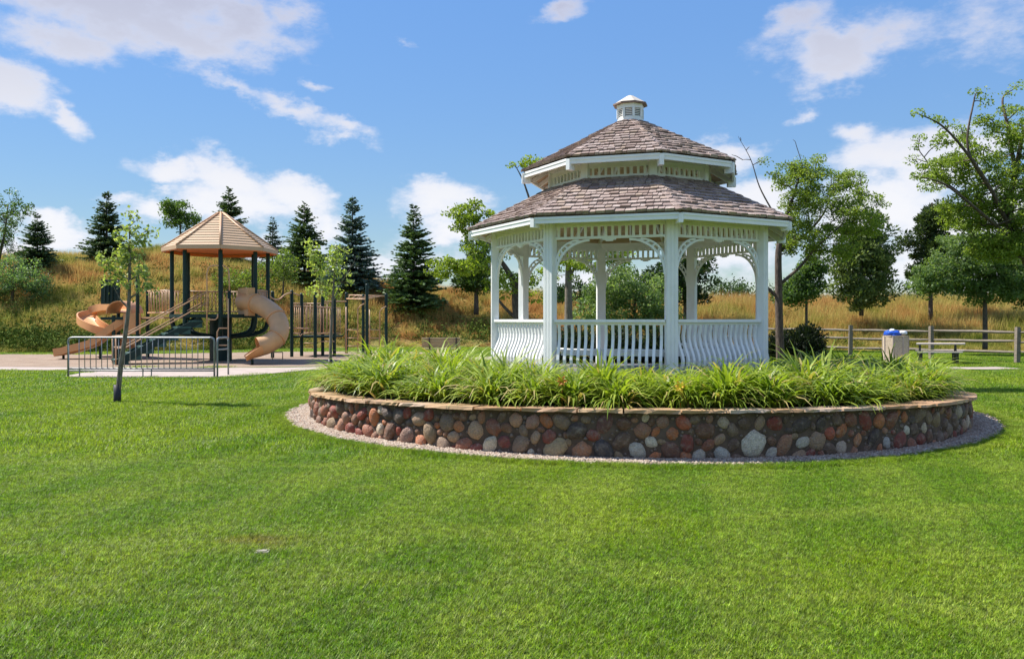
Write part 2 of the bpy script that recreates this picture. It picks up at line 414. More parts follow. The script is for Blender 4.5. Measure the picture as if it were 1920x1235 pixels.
def lawn_mats():
    def field(t, p):
        big = t.noise(p, 0.22, 3.0, 0.55); mid = t.noise(p, 1.1, 4.0, 0.6)
        streak = t.noise(t.mapping(p, rot=(0, 0, R(38)), sc=(0.30, 1.7, 1)), 1.0, 3.0, 0.55)
        dry = t.mapr(t.math('ADD', t.math('MULTIPLY', streak[0], 0.55), t.math('MULTIPLY', mid[0], 0.45)), 0.47, 0.63)
        yel = t.mapr(big[0], 0.45, 0.65)
        # one scorched patch round the little cover stone
        c = U(478, 1024, 5.68)
        d = t.vmath('LENGTH', t.vmath('MULTIPLY', t.vmath('SUBTRACT', p, (float(c[0]), 5.80, 0)), (1.0, 1.9, 0)))
        burn = t.mapr(t.math('ADD', d, t.math('MULTIPLY', t.math('SUBTRACT', mid[0], 0.5), 1.3)), 0.05, 0.50, 0.65, 0)
        sx = t.node('ShaderNodeSeparateXYZ'); t.l.new(t.mapping(p, rot=(0, 0, R(15))), sx.inputs[0])
        band = t.math('SINE', t.math('ADD', t.math('MULTIPLY', sx.outputs[0], 4.6), t.math('MULTIPLY', mid[0], 1.6)))
        dry = t.math('ADD', dry, t.math('MULTIPLY', t.mapr(band, -0.3, 0.5), 0.6), clamp=True)
        return dry, yel, burn, mid
    m, t, out = new_mat('mown_grass')
    at = t.node('ShaderNodeAttribute', attribute_name='tint')
    dry, yel, burn, mid = field(t, wpos(t))
    base = t.mix(yel, (0.122, 0.214, 0.006, 1), (0.202, 0.276, 0.005, 1))
    col = t.mix(t.math('MULTIPLY', dry, 0.50), base, (0.29, 0.338, 0.048, 1))
    col = t.mix(burn, col, (0.22, 0.145, 0.04, 1))
    hv = t.math('FRACT', t.math('MULTIPLY', at.outputs['Fac'], 17.0))
    col = t.mix(t.mapr(hv, 0.82, 0.88, 0, 0.40), col, (0.34, 0.30, 0.08, 1))
    col = t.mix(t.mapr(hv, 0.22, 0.16, 0, 0.40), col, (0.055, 0.16, 0.02, 1))
    cl = t.noise(wpos(t), 16.0, 4.0, 0.65)
    k = t.math('MULTIPLY', t.mapr(at.outputs['Fac'], 0.0, 1.0, 0.42, 1.72, smooth=False), t.mapr(cl[0], 0.32, 0.68, 0.62, 1.42))
    col = t.mix(1.0, col, t.node('ShaderNodeCombineColor').outputs[0], 'MULTIPLY') if False else t.vmath('MULTIPLY', col, _rep(t, k))
    p = t.node('ShaderNodeBsdfPrincipled'); p.inputs['Roughness'].default_value = 0.5; p.inputs['Specular IOR Level'].default_value = 0.3
    t.l.new(col, p.inputs['Base Color'])
    tr = t.node('ShaderNodeBsdfTranslucent'); t.l.new(t.vmath('MULTIPLY', col, (1.35, 1.45, 0.7)), tr.inputs[0])
    ms_ = t.node('ShaderNodeMixShader'); ms_.inputs[0].default_value = 0.4
    t.l.new(p.outputs[0], ms_.inputs[1]); t.l.new(tr.outputs[0], ms_.inputs[2]); t.l.new(ms_.outputs[0], out.inputs[0])
    g, t, out = new_mat('lawn_ground')
    p = wpos(t); dry, yel, burn, mid = field(t, p)
    fine = t.noise(p, 9.0, 6.0, 0.7)
    base = t.mix(yel, (0.075, 0.140, 0.014, 1), (0.110, 0.165, 0.014, 1))
    col = t.mix(t.math('MULTIPLY', dry, 0.5), base, (0.12, 0.165, 0.03, 1))
    col = t.mix(burn, col, (0.15, 0.085, 0.03, 1))
    col = t.mix(t.mapr(fine[0], 0.35, 0.65, 0.75, 0), col, (0.03, 0.05, 0.008, 1))
    pbsdf(t, out, col, 0.9, fine[0], 0.6, 0.03, spec=0.1)
    return m, g
def _rep(t, k):
    c = t.node('ShaderNodeCombineXYZ')
    for i in range(3): t.l.new(k, c.inputs[i])
    return c.outputs[0]
grass_m, lawn_m = lawn_mats()

def meadow_field(t, p):
    n = t.noise(t.mapping(p, sc=(1, 0.6, 1.6)), 0.32, 5.0, 0.62); n2_ = t.noise(p, 1.6, 3.0)
    z = t.node('ShaderNodeSeparateXYZ'); t.l.new(p, z.inputs[0])
    # greener low on the slope's damp foot and towards the west end
    dist = t.math('SUBTRACT', z.outputs[1], t.math('MULTIPLY', t.math('MINIMUM', z.outputs[0], 0.0), 0.10))
    foot = t.mapr(dist, 40.0, 52.0, 0.15, -0.08)
    west = t.mapr(z.outputs[0], -6.0, -20.0, -0.18, -0.03)
    nn = t.math('ADD', t.math('MULTIPLY', t.math('SUBTRACT', n[0], 0.5), 1.6), 0.5)
    return t.math('ADD', t.math('ADD', nn, t.math('ADD', foot, west)), t.math('MULTIPLY', t.math('SUBTRACT', n2_[0], 0.5), 0.3))
def meadow_mats():
    stops = [(0.18, (0.52, 0.29, 0.10, 1)), (0.30, (0.61, 0.45, 0.15, 1)), (0.42, (0.54, 0.46, 0.145, 1)), (0.51, (0.37, 0.345, 0.075, 1)), (0.61, (0.23, 0.25, 0.04, 1)), (0.75, (0.105, 0.16, 0.022, 1))]
    m, t, out = new_mat('meadow_grass')
    at = t.node('ShaderNodeAttribute', attribute_name='tint')
    f = meadow_field(t, wpos(t))
    f = t.math('ADD', f, t.math('MULTIPLY', t.math('SUBTRACT', at.outputs['Fac'], 0.5), 0.34))
    col = t.ramp(f, stops)
    p = t.node('ShaderNodeBsdfDiffuse'); t.l.new(col, p.inputs[0])
    tr = t.node('ShaderNodeBsdfTranslucent'); t.l.new(col, tr.inputs[0])
    ms_ = t.node('ShaderNodeMixShader'); ms_.inputs[0].default_value = 0.4
    t.l.new(p.outputs[0], ms_.inputs[1]); t.l.new(tr.outputs[0], ms_.inputs[2]); t.l.new(ms_.outputs[0], out.inputs[0])
    g, t, out = new_mat('meadow_ground')
    p = wpos(t); col = t.ramp(meadow_field(t, p), [(a, tuple(0.55 * x for x in c[:3]) + (1,)) for a, c in stops])
    fine = t.noise(p, 5.0, 6.0, 0.7)
    pbsdf(t, out, t.mix(t.mapr(fine[0], 0.35, 0.65, 0.5, 0), col, (0.05, 0.045, 0.015, 1)), 0.95, fine[0], 0.8, 0.1, spec=0.05)
    return m, g
meadow_m, hill_m = meadow_mats()
def chips_mat():
    m, t, out = new_mat('wood_chip_surface')
    p = wpos(t); n = t.noise(p, 1.2, 5.0, 0.6); f = t.noise(p, 22.0, 4.0, 0.7)
    col = t.ramp(n[0], [(0.3, (0.30, 0.225, 0.165, 1)), (0.7, (0.43, 0.34, 0.26, 1))])
    col = t.mix(t.mapr(f[0], 0.35, 0.65, 0.55, 0), col, (0.19, 0.11, 0.08, 1))
    pbsdf(t, out, col, 0.95, f[0], 0.8, 0.03, spec=0.1); return m
chips = chips_mat()
soil_m = simple('dark_mulch', (0.035, 0.022, 0.014, 1), 0.95, 0.4, 20, bstr=0.8)
def pebble_mat():
    m, t, out = new_mat('pebbles')
    at = t.node('ShaderNodeAttribute', attribute_name='tint'); oi = t.node('ShaderNodeObjectInfo')
    r = t.math('FRACT', t.math('ADD', oi.outputs['Random'], at.outputs['Fac']))
    col = t.ramp(r, [(0, (0.15, 0.115, 0.095, 1)), (.3, (0.29, 0.22, 0.17, 1)), (.6, (0.37, 0.28, 0.21, 1)), (.85, (0.50, 0.43, 0.36, 1)), (1, (0.30, 0.17, 0.11, 1))])
    pbsdf(t, out, col, 0.8); return m
pebble_m = pebble_mat()
gravel_base = simple('gravel_bed', (0.27, 0.21, 0.17, 1), 0.95, 0.45, 40, bstr=0.9)

# ------------------------------------------------------------------ scatter (ground cover that nobody could count)
def scatter(name, patches, pts, rots, scs, var, mat, kind='stuff'):
    """patches: list of (V, F(N,k), tint). The object's own mesh holds the patches and one loose point for each copy."""
    V = []; Fs = []; role = []; tint = []; o = 0; k = patches[0][1].shape[1]
    for i, (v, f, c) in enumerate(patches):
        V.append(v); Fs.append(f + o); role.append(np.full(len(v), i)); tint.append(c); o += len(v)
    V.append(pts); role.append(-1 - np.asarray(var)); tint.append(np.full(len(pts), .5))
    V = np.concatenate(V); Fs = np.concatenate(Fs); role = np.concatenate(role).astype(np.int32); tint = np.concatenate(tint)
    me = mesh_np(name, V, Fs, np.repeat(tint[:, None], 3, 1), mat=mat)
    me.attributes.new('role', 'INT', 'POINT').data.foreach_set('value', role)
    rv = np.zeros((len(V), 3), np.float32); rv[-len(pts):] = rots
    me.attributes.new('turn', 'FLOAT_VECTOR', 'POINT').data.foreach_set('vector', rv.ravel())
    sv = np.ones((len(V), 3), np.float32); sv[-len(pts):] = np.asarray(scs).reshape(len(pts), -1)
    me.attributes.new('size', 'FLOAT_VECTOR', 'POINT').data.foreach_set('vector', sv.ravel())
    ob = bpy.data.objects.new(name, me); COL.objects.link(ob)
    ng = bpy.data.node_groups.new(name + '_scatter', 'GeometryNodeTree')
    ng.interface.new_socket('Geometry', in_out='INPUT', socket_type='NodeSocketGeometry')
    ng.interface.new_socket('Geometry', in_out='OUTPUT', socket_type='NodeSocketGeometry')
    N = ng.nodes; L = ng.links
    gi = N.new('NodeGroupInput'); go = N.new('NodeGroupOutput'); jn = N.new('GeometryNodeJoinGeometry')
    def attr(nm, typ):
        a = N.new('GeometryNodeInputNamedAttribute'); a.data_type = typ; a.inputs['Name'].default_value = nm
        return [q for q in a.outputs if q.enabled][0]
    ro = attr('role', 'INT'); tu = attr('turn', 'FLOAT_VECTOR'); sz = attr('size', 'FLOAT_VECTOR')
    def pick(val):
        c = N.new('FunctionNodeCompare'); c.data_type = 'INT'; c.operation = 'EQUAL'
        ins = [q for q in c.inputs if q.enabled]
        L.new(ro, ins[0]); ins[1].default_value = val
        sp = N.new('GeometryNodeSeparateGeometry'); sp.domain = 'POINT'
        L.new(gi.outputs[0], sp.inputs['Geometry']); L.new(c.outputs[0], sp.inputs['Selection'])
        return sp.outputs['Selection']
    for i in range(len(patches)):
        ip = N.new('GeometryNodeInstanceOnPoints')
        L.new(pick(-1 - i), ip.inputs['Points']); L.new(pick(i), ip.inputs['Instance'])
        er = N.new('FunctionNodeEulerToRotation'); L.new(tu, er.inputs[0]); L.new(er.outputs[0], ip.inputs['Rotation'])
        L.new(sz, ip.inputs['Scale']); L.new(ip.outputs[0], jn.inputs[0])
    L.new(jn.outputs[0], go.inputs[0])
    md = ob.modifiers.new('scatter', 'NODES'); md.node_group = ng
    return tag(ob, kind=kind)

def blades(n, half, lo, hi, width, lean, r, segs=1, round_=False):
    """n grass blades on a square (or disc) patch; segs=1 gives one triangle each."""
    xy = r.uniform(-half, half, (n, 2))
    if round_:
        a = r.uniform(0, 2 * np.pi, n); q = half * np.sqrt(r.uniform(0, 1, n)); xy = np.stack([q * np.cos(a), q * np.sin(a)], 1)
    h = r.uniform(lo, hi, n); a = r.uniform(0, 2 * np.pi, n); le = r.uniform(0.15, 1, n) * lean * h
    d = np.stack([np.cos(a), np.sin(a)], 1); s_ = np.stack([-np.sin(a), np.cos(a)], 1)
    w = width * r.uniform(0.7, 1.3, n)
    base = np.concatenate([xy, np.zeros((n, 1))], 1)
    def P(f, side, wf):
        p = base.copy(); p[:, :2] += d * (le * f * f)[:, None] + s_ * (side * w * wf / 2)[:, None]; p[:, 2] = h * (f - 0.18 * lean * f * f); return p
    tint = r.uniform(0, 1, n)
    if segs == 1:
        V = np.stack([P(0, -1, 1), P(0, 1, 1), P(1, 0, 0)], 1).reshape(-1, 3); Fc = np.arange(3 * n).reshape(n, 3)
        return V, Fc, np.repeat(tint, 3)
    V = np.stack([P(0, -1, 1), P(0, 1, 1), P(.55, -1, .8), P(.55, 1, .8), P(1, 0, 0)], 1).reshape(-1, 3)
    b = (np.arange(n) * 5)[:, None]
    Fc = np.concatenate([b + A(0, 1, 3).astype(int), b + A(0, 3, 2).astype(int), b + A(2, 3, 4).astype(int)])
    return V, Fc, np.repeat(tint, 5)

# ------------------------------------------------------------------ gazebo / planter frame
GZ = A(2.115, 14.37); GC = A(2.00, 14.38); GR = 2.425; GROT = R(6.075)
def oc(k, r, z): a = GROT + k * math.pi / 4; return A(GZ[0] + r * math.cos(a), GZ[1] + r * math.sin(a), z)
PR = 5.385                                      # planter wall radius
def wall_top(x, y): return 0.545 - 0.036 * (y - 8.95)
def gravel_r(a):                               # the gravel strip is narrower at the front
    return 5.535 + (0.225 if math.cos(a) < 0 else 0.32) * abs(math.cos(a)) ** 5

# ------------------------------------------------------------------ ground
def sheet(name, poly, z, mat):
    me = bpy.data.meshes.new(name); me.from_pydata([(x, y, z) for x, y in poly], [], [tuple(range(len(poly)))])
    me.materials.append(mat); o = bpy.data.objects.new(name, me); COL.objects.link(o)
    return tag(o, kind='structure')
sheet('lawn', [(-700, -300), (700, -300), (700, 1500), (-700, 1500)], 0.0, lawn_m)

# hill behind
HB = [(-400, 37, 58, 500), (-100, 37.5, 58, 497), (0, 38, 58, 492), (110, 38, 58, 486), (200, 39, 58, 480), (300, 40, 58, 474), (420, 41, 58, 490), (540, 43, 58, 517),
      (640, 44, 57, 527), (740, 45, 56, 541), (860, 46, 55, 552), (1000, 46, 55, 566), (1200, 44, 54, 578), (1440, 41, 53, 582), (1920, 38.5, 52, 582), (2300, 38, 52, 582)]
hb_t = np.array([(p[0] - 960) / F for p in HB]); hb_b = np.array([p[1] for p in HB]); hb_r = np.array([p[2] for p in HB])
hb_z = np.array([EYE + (HZ - p[3]) * p[2] / F for p in HB])
def bump2(X, Y):
    return 0.22 * np.sin(X * 0.55 + 1.3 * np.sin(Y * 0.31)) * np.cos(Y * 0.48 + 0.7) + 0.12 * np.sin(X * 1.31 + Y * 0.9) + 0.07 * np.sin(X * 2.3 - Y * 1.9)
def hill_z(X, Y):
    X = np.asarray(X, float); Y = np.asarray(Y, float)
    t = X / np.maximum(Y, 5.0)
    b = np.interp(t, hb_t, hb_b); r = np.interp(t, hb_t, hb_r); z = np.interp(t, hb_t, hb_z)
    f = np.clip((Y - b) / (r - b), -0.4, 1.0); f1 = np.clip(f, 0, 1)
    s_ = f1 * f1 * (3 - 2 * f1) * 0.65 + f1 * 0.35
    h = z * s_ + bump2(X, Y) * np.clip(f1 * 3, 0, 1) * 0.6
    h = np.where(f < 0, f * 0.6, h)
    back = np.clip((Y - r) / 40.0, 0, 1)
    return h * (1 - 0.75 * back) - 0.02
def hill():
    xs = np.linspace(-62, 62, 150); ys = np.concatenate([np.linspace(35, 62, 60), np.linspace(64, 130, 16)])
    X, Y = np.meshgrid(xs, ys); Z = hill_z(X, Y)
    nx, ny = len(xs), len(ys); i = np.arange(ny - 1)[:, None] * nx + np.arange(nx - 1)
    Fc = np.stack([i, i + 1, i + nx + 1, i + nx], -1).reshape(-1, 4)
    me = mesh_np('hill', np.stack([X, Y, Z], -1).reshape(-1, 3), Fc, smooth=True, mat=hill_m)
    o = bpy.data.objects.new('hill', me); COL.objects.link(o); tag(o, kind='structure')
hill()

# playground surface, paths
def G(px, py):                                 # ground point seen at a pixel
    Y = F * EYE / (py - HZ); return ((px - 960) / F * Y, Y)
playpoly = [(-36, 26.9), (-16, 26.9), (-9, 26.7), (-6.3, 27.3), (-3.6, 29.5), (-2.0, 33), (-2.4, 37), (-6, 40.2), (-12, 39.2), (-17, 36.6), (-36, 36.4)]
sheet('playground_surface', playpoly, 0.004, chips)
def ribbon(name, P, w, z, mat, n=8):
    P = spline([A(p[0], p[1], 0) for p in P], n); Lf = []; Rt = []
    for i in range(len(P)):
        T = nrm(P[min(i + 1, len(P) - 1)] - P[max(i - 1, 0)]); s_ = A(-T[1], T[0], 0) * w / 2
        Lf.append(P[i] + s_); Rt.append(P[i] - s_)
    m = len(P); V = np.array(Lf + Rt); V[:, 2] = z
    me = mesh_np(name, V, np.array([(m + i, m + i + 1, i + 1, i) for i in range(m - 1)]), mat=mat)
    o = bpy.data.objects.new(name, me); COL.objects.link(o); return tag(o, kind='structure')
PATH_W = [(-36, 26.2), (-20, 26.1), (-13, 25.8), (-9, 25.6), (-6.2, 26.1), (-3.9, 27.8), (-2.3, 30.3), (-1.0, 33.2), (1.5, 34.4), (5, 34.2)]
ribbon('path', PATH_W, 1.5, 0.009, concrete)
PATH_E = [(6.5, 27.4), (10, 27.0), (14, 26.2), (15.5, 26.1), (16.3, 26.3)]
ribbon('path', PATH_E, 1.1, 0.009, concrete)
pad = [(-13.0, 25.2), (-12.45, 22.35), (-11.9, 22.0), (-8.2, 22.0), (-7.5, 22.6), (-6.2, 25.4)]
sheet('pavement', pad, 0.013, concrete)

# ------------------------------------------------------------------ gravel strip and soil
def ring_sheet(name, r0, r1, z, mat, n=128):
    V = []; 
    for i in range(n):
        a = 2 * math.pi * i / n; q0 = r0(a) if callable(r0) else r0; q1 = r1(a) if callable(r1) else r1
        V += [(GC[0] + q0 * math.cos(a), GC[1] + q0 * math.sin(a), z), (GC[0] + q1 * math.cos(a), GC[1] + q1 * math.sin(a), z)]
    Fc = np.array([(2 * i, 2 * i + 1, (2 * i + 3) % (2 * n), (2 * i + 2) % (2 * n)) for i in range(n)])
    me = mesh_np(name, V, Fc, mat=mat); o = bpy.data.objects.new(name, me); COL.objects.link(o); return tag(o, kind='structure')
ring_sheet('gravel_ground', PR - 0.02, gravel_r, 0.006, gravel_base)
def soil():
    n = 72; rs = [0.2, 2.2, 2.9, 4.0, 4.9, 5.2]; V = []
    for r in rs:
        for i in range(n):
            a = 2 * math.pi * i / n; x = GC[0] + r * math.cos(a); y = GC[1] + r * math.sin(a)
            z = wall_top(x, y) - 0.03 if r > 5.1 else min(0.50, wall_top(x, y) + 0.05) + 0.02 * math.sin(9 * a + r * 5)
            V.append((x, y, z))
    Fc = [(j * n + i, j * n + (i + 1) % n, (j + 1) * n + (i + 1) % n, (j + 1) * n + i) for j in range(len(rs) - 1) for i in range(n)]
    me = mesh_np('soil_ground', V, np.array(Fc), smooth=True, mat=soil_m); o = bpy.data.objects.new('soil_ground', me); COL.objects.link(o); tag(o, kind='structure')
soil()

# ------------------------------------------------------------------ stone planter
def ico(sub):
    import bmesh
    bm = bmesh.new(); bmesh.ops.create_icosphere(bm, subdivisions=sub, radius=1.0)
    V = np.array([v.co[:] for v in bm.verts]); Fc = np.array([[v.index for v in f.verts] for f in bm.faces]); bm.free(); return V, Fc
def rock_meshes(name, n, sub, mat, amp=0.16, r=None):
    r = r or rng; out = []
    V0, Fc = ico(sub)
    for _ in range(n):
        V = V0.copy()
        for _k in range(5):
            d = nrm(r.normal(size=3)); V += np.outer(amp * r.uniform(-1, 1) * np.tanh(2.2 * (V0 @ d)), nrm(r.normal(size=3)))
        V *= (1 + 0.05 * r.normal(size=(len(V), 1)) * (sub > 1))
        V /= np.abs(V).max(0)
        out.append(mesh_np(name, V, Fc, smooth=True, mat=mat))
    return out
planter = thing('stone_planter', (GC[0], GC[1], 0), 'round raised planter wall of mixed cobblestones with a flagstone cap around the gazebo', 'planter')
def planter_build():
    n = 160; mb = MB()
    V = []
    for r, kk in ((PR, 0), (PR, 1), (PR - 0.26, 1), (PR - 0.26, 0)):
        for i in range(n):
            a = 2 * math.pi * i / n; x = GC[0] + r * math.cos(a); y = GC[1] + r * math.sin(a)
            V.append((x, y, wall_top(x, y) if kk else -0.05))
    Fc = [(j * n + i, j * n + (i + 1) % n, (j + 1) * n + (i + 1) % n, (j + 1) * n + i) for j in range(3) for i in range(n)]
    mb.add(V, Fc); mb.build('mortar_core', mortar, planter, smooth=False)
    # flagstone cap
    r = np.random.default_rng(3); a = 0.0
    while a < 2 * math.pi - 0.02:
        w = r.uniform(0.055, 0.13); a1 = min(a + w, 2 * math.pi)
        if 2 * math.pi - a1 < 0.04: a1 = 2 * math.pi
        th = r.uniform(0.034, 0.046); ro = PR + 0.085 + r.uniform(-0.018, 0.022); m = 5
        mb = MB(); V = []
        for (rad, top) in ((PR - 0.30, 0), (ro, 0), (ro - 0.004, 1), (PR - 0.30, 1)):
            for i in range(m + 1):
                t = a + 0.0016 + (a1 - a - 0.0032) * i / m; rr = rad + (r.uniform(-0.013, 0.013) if rad > PR else 0)
                x = GC[0] + rr * math.cos(t); y = GC[1] + rr * math.sin(t)
                V.append((x, y, wall_top(x, y) + 0.001 + (th if top else 0) + (r.uniform(-0.004, 0.004) if top else r.uniform(0, .012))))
        q = m + 1
        Fc = [(j * q + i, j * q + i + 1, ((j + 1) % 4) * q + i + 1, ((j + 1) % 4) * q + i) for j in range(4) for i in range(m)] + [(0, q, 2 * q, 3 * q), (m, 3 * q + m, 2 * q + m, q + m)]
        mb.add(V, Fc); mb.build('flagstone', flag_m, planter)
        a = a1
    # field stones on the visible face
    RM = rock_meshes('stone', 14, 2, stone_m, amp=0.30)
    pal = [((0.25, 0.095, 0.06), 6), ((0.17, 0.085, 0.055), 7), ((0.31, 0.16, 0.105), 5), ((0.125, 0.08, 0.06), 6), ((0.20, 0.145, 0.11), 3), ((0.06, 0.045, 0.042), 4), ((0.36, 0.25, 0.18), 2.5), ((0.55, 0.48, 0.41), 1.8), ((0.42, 0.15, 0.06), 2.4), ((0.21, 0.04, 0.028), 2.4), ((0.26, 0.19, 0.12), 1.6)]
    pw = np.array([p[1] for p in pal]); pw = pw / pw.sum()
    placed = []                                   # (u, v, r, aspect, colour)
    def hit(px, py):                              # wall point at a pixel
        d = A((px - 960) / F, 1.0); b = -2 * (d @ GC); c = GC @ GC - PR * PR; aa = d @ d
        t = (-b - math.sqrt(b * b - 4 * aa * c)) / (2 * aa); p = d * t
        return math.atan2(p[1] - GC[1], p[0] - GC[0]), EYE - (py - HZ) * t / F, t
    wh = (0.62, 0.60, 0.58); known = [(1412, 831, 27, wh), (1221, 829, 13, wh), (1357, 792, 13, (0.5, 0.42, 0.36)), (1281, 792, 16, (0.38, 0.10, 0.05)), (1243, 792, 15, (0.36, 0.20, 0.15)),
        (1556, 812, 15, (0.36, 0.09, 0.05)), (1609, 825, 14, (0.42, 0.19, 0.09)), (1577, 839, 14, (0.5, 0.42, 0.39)), (1447, 851, 14, (0.5, 0.49, 0.5)), (1505, 828, 15, (0.50, 0.49, 0.47)), (1354, 857, 17, (0.40, 0.41, 0.43)), (1311, 857, 15, (0.42, 0.40, 0.39)),
        (920, 835, 18, (0.60, 0.55, 0.48)), (862, 800, 13, (0.46, 0.20, 0.10)), (1090, 852, 21, (0.46, 0.22, 0.12)), (1195, 845, 18, (0.45, 0.45, 0.45)), (1700, 806, 11, (0.58, 0.56, 0.54)), (1662, 829, 12, (0.44, 0.46, 0.52)), (996, 848, 8, (0.6, 0.55, 0.5)), (967, 787, 16, (0.40, 0.24, 0.18)),
        (765, 817, 20, (0.24, 0.15, 0.13)), (789, 828, 15, (0.42, 0.17, 0.09)), (651, 784, 15, (0.30, 0.17, 0.13)), (1040, 848, 26, (0.34, 0.27, 0.17)), (1131, 845, 22, (0.05, 0.05, 0.06)), (1000, 790, 15, (0.38, 0.22, 0.19)), (1135, 796, 20, (0.12, 0.05, 0.05)), (947, 830, 15, (0.20, 0.05, 0.05)), (1029, 818, 15, (0.22, 0.06, 0.05)), (1258, 845, 20, (0.15, 0.07, 0.05))]
    for (px, py, rp, c) in known:
        a, z, t = hit(px, py); rr = rp * t / F * 0.98
        placed.append([a * PR, max(z, rr * 0.75), rr, 1.0, c])
    r = np.random.default_rng(21)
    a0, a1 = R(-176), R(-6)
    def ok(u, v, q):
        return all((u - s_[0]) ** 2 + (v - s_[1]) ** 2 > (0.87 * (q + s_[2])) ** 2 for s_ in placed)
    for lo, hi, tries in ((0.10, 0.135, 1600), (0.080, 0.10, 5000), (0.060, 0.080, 7000), (0.042, 0.06, 8000)):
        for _ in range(tries):
            if len(placed) >= 296: break
            q = r.uniform(lo, hi); a = r.uniform(a0, a1)
            top = wall_top(GC[0] + PR * math.cos(a), GC[1] + PR * math.sin(a)) - 0.012
            if top - q * 0.8 < q * 0.5: continue
            v = r.uniform(q * 0.5, top - q * 0.8)
            if ok(a * PR, v, q): placed.append([a * PR, v, q, r.uniform(0.82, 1.2), pal[r.choice(len(pal), p=pw)][0]])
    for i, (u, v, q, asp, c) in enumerate(placed):
        a = u / PR; out = A(math.cos(a), math.sin(a), 0); tg = A(-math.sin(a), math.cos(a), 0); up = A(0, 0, 1)
        w = R(float(r.uniform(-25, 25))); t1 = tg * math.cos(w) + up * math.sin(w); t2 = -tg * math.sin(w) + up * math.cos(w)
        west = np.clip((-100 - math.degrees(a)) / 40, 0, 1)          # the stones stand prouder towards the west
        dep = q * (0.55 + 0.25 * west) * r.uniform(0.85, 1.15)
        c0 = A(GC[0], GC[1], 0) + out * (PR - dep * (0.30 - 0.16 * west)) + A(0, 0, v)
        M = Matrix(((*(t1 * q * asp),), (*(out * dep),), (*(t2 * q / asp),))).transposed().to_4x4(); M.translation = Vector(c0)
        o = obj('stone', RM[i % len(RM)], planter, mat=M)
        j = r.uniform(0.85, 1.15); lift = 0.98 + 0.42 * west  # sunlight on the west stones put into their colour
        o.color = (min(.8, c[0] * j * lift * 1.12), min(.8, c[1] * j * lift), min(.8, c[2] * j * lift * .84), 1)
    # pebbles wedged in the mortar between
    V0, F0 = ico(1); VV = []; FF = []; cnt = 0
    for _ in range(5000):
        q = r.uniform(0.018, 0.036); a = r.uniform(a0, a1); top = wall_top(GC[0] + PR * math.cos(a), GC[1] + PR * math.sin(a))
        v = r.uniform(q, top - q)
        if not ok(a * PR, v, q): continue
        placed.append([a * PR, v, q, 1, None])
        c0 = A(GC[0] + (PR - 0.006) * math.cos(a), GC[1] + (PR - 0.006) * math.sin(a), v)
        VV.append(V0 * q * r.uniform(0.7, 1.1, 3) + c0); FF.append(F0 + cnt * len(V0)); cnt += 1
    me = mesh_np('pebble_filler', np.concatenate(VV), np.concatenate(FF), smooth=True, mat=stone_m)
    o = obj('pebble_filler', me, planter); o.color = (0.22, 0.16, 0.13, 1); tag(o, kind='stuff')
planter_build()

def gravel():
    V0, F0 = ico(1); pats = []
    r = np.random.default_rng(5)
    for _ in range(3):
        n = 60; VV = []; FF = []; T = []
        for i in range(n):
            q = r.uniform(0.013, 0.030); c = A(*r.uniform(-0.15, 0.15, 2), q * 0.45)
            VV.append(V0 * q * r.uniform(0.6, 1.2, 3) + c); FF.append(F0 + i * len(V0)); T.append(np.full(len(V0), r.uniform()))
        pats.append((np.concatenate(VV), np.concatenate(FF), np.concatenate(T)))
    P = []
    for _ in range(2600):
        a = r.uniform(R(-200), R(20)); ro = gravel_r(a) - 0.06; ri = PR + 0.02
        q = math.sqrt(r.uniform(ri * ri, ro * ro)); P.append((GC[0] + q * math.cos(a), GC[1] + q * math.sin(a), 0.007))
    n = len(P); rot = np.zeros((n, 3)); rot[:, 2] = r.uniform(0, 6.28, n)
    scatter('gravel', pats, np.array(P), rot, r.uniform(0.8, 1.2, (n, 3)), r.integers(0, 3, n), pebble_m)
    mb = MB(); m = 120; V = []                   # thin dark edging strip round the gravel
    for dr, z in ((0, -.02), (0, .035), (.02, .035), (.02, -.02)):
        for i in range(m):
            a = 2 * math.pi * i / m; q = gravel_r(a) + dr; V.append((GC[0] + q * math.cos(a), GC[1] + q * math.sin(a), z))
    mb.add(V, [(j * m + i, j * m + (i + 1) % m, (j + 1) * m + (i + 1) % m, (j + 1) * m + i) for j in range(3) for i in range(m)])
    tag(mb.build('lawn_edging', black_plastic), 'thin dark edging strip between gravel ring and lawn', 'edging')
gravel()

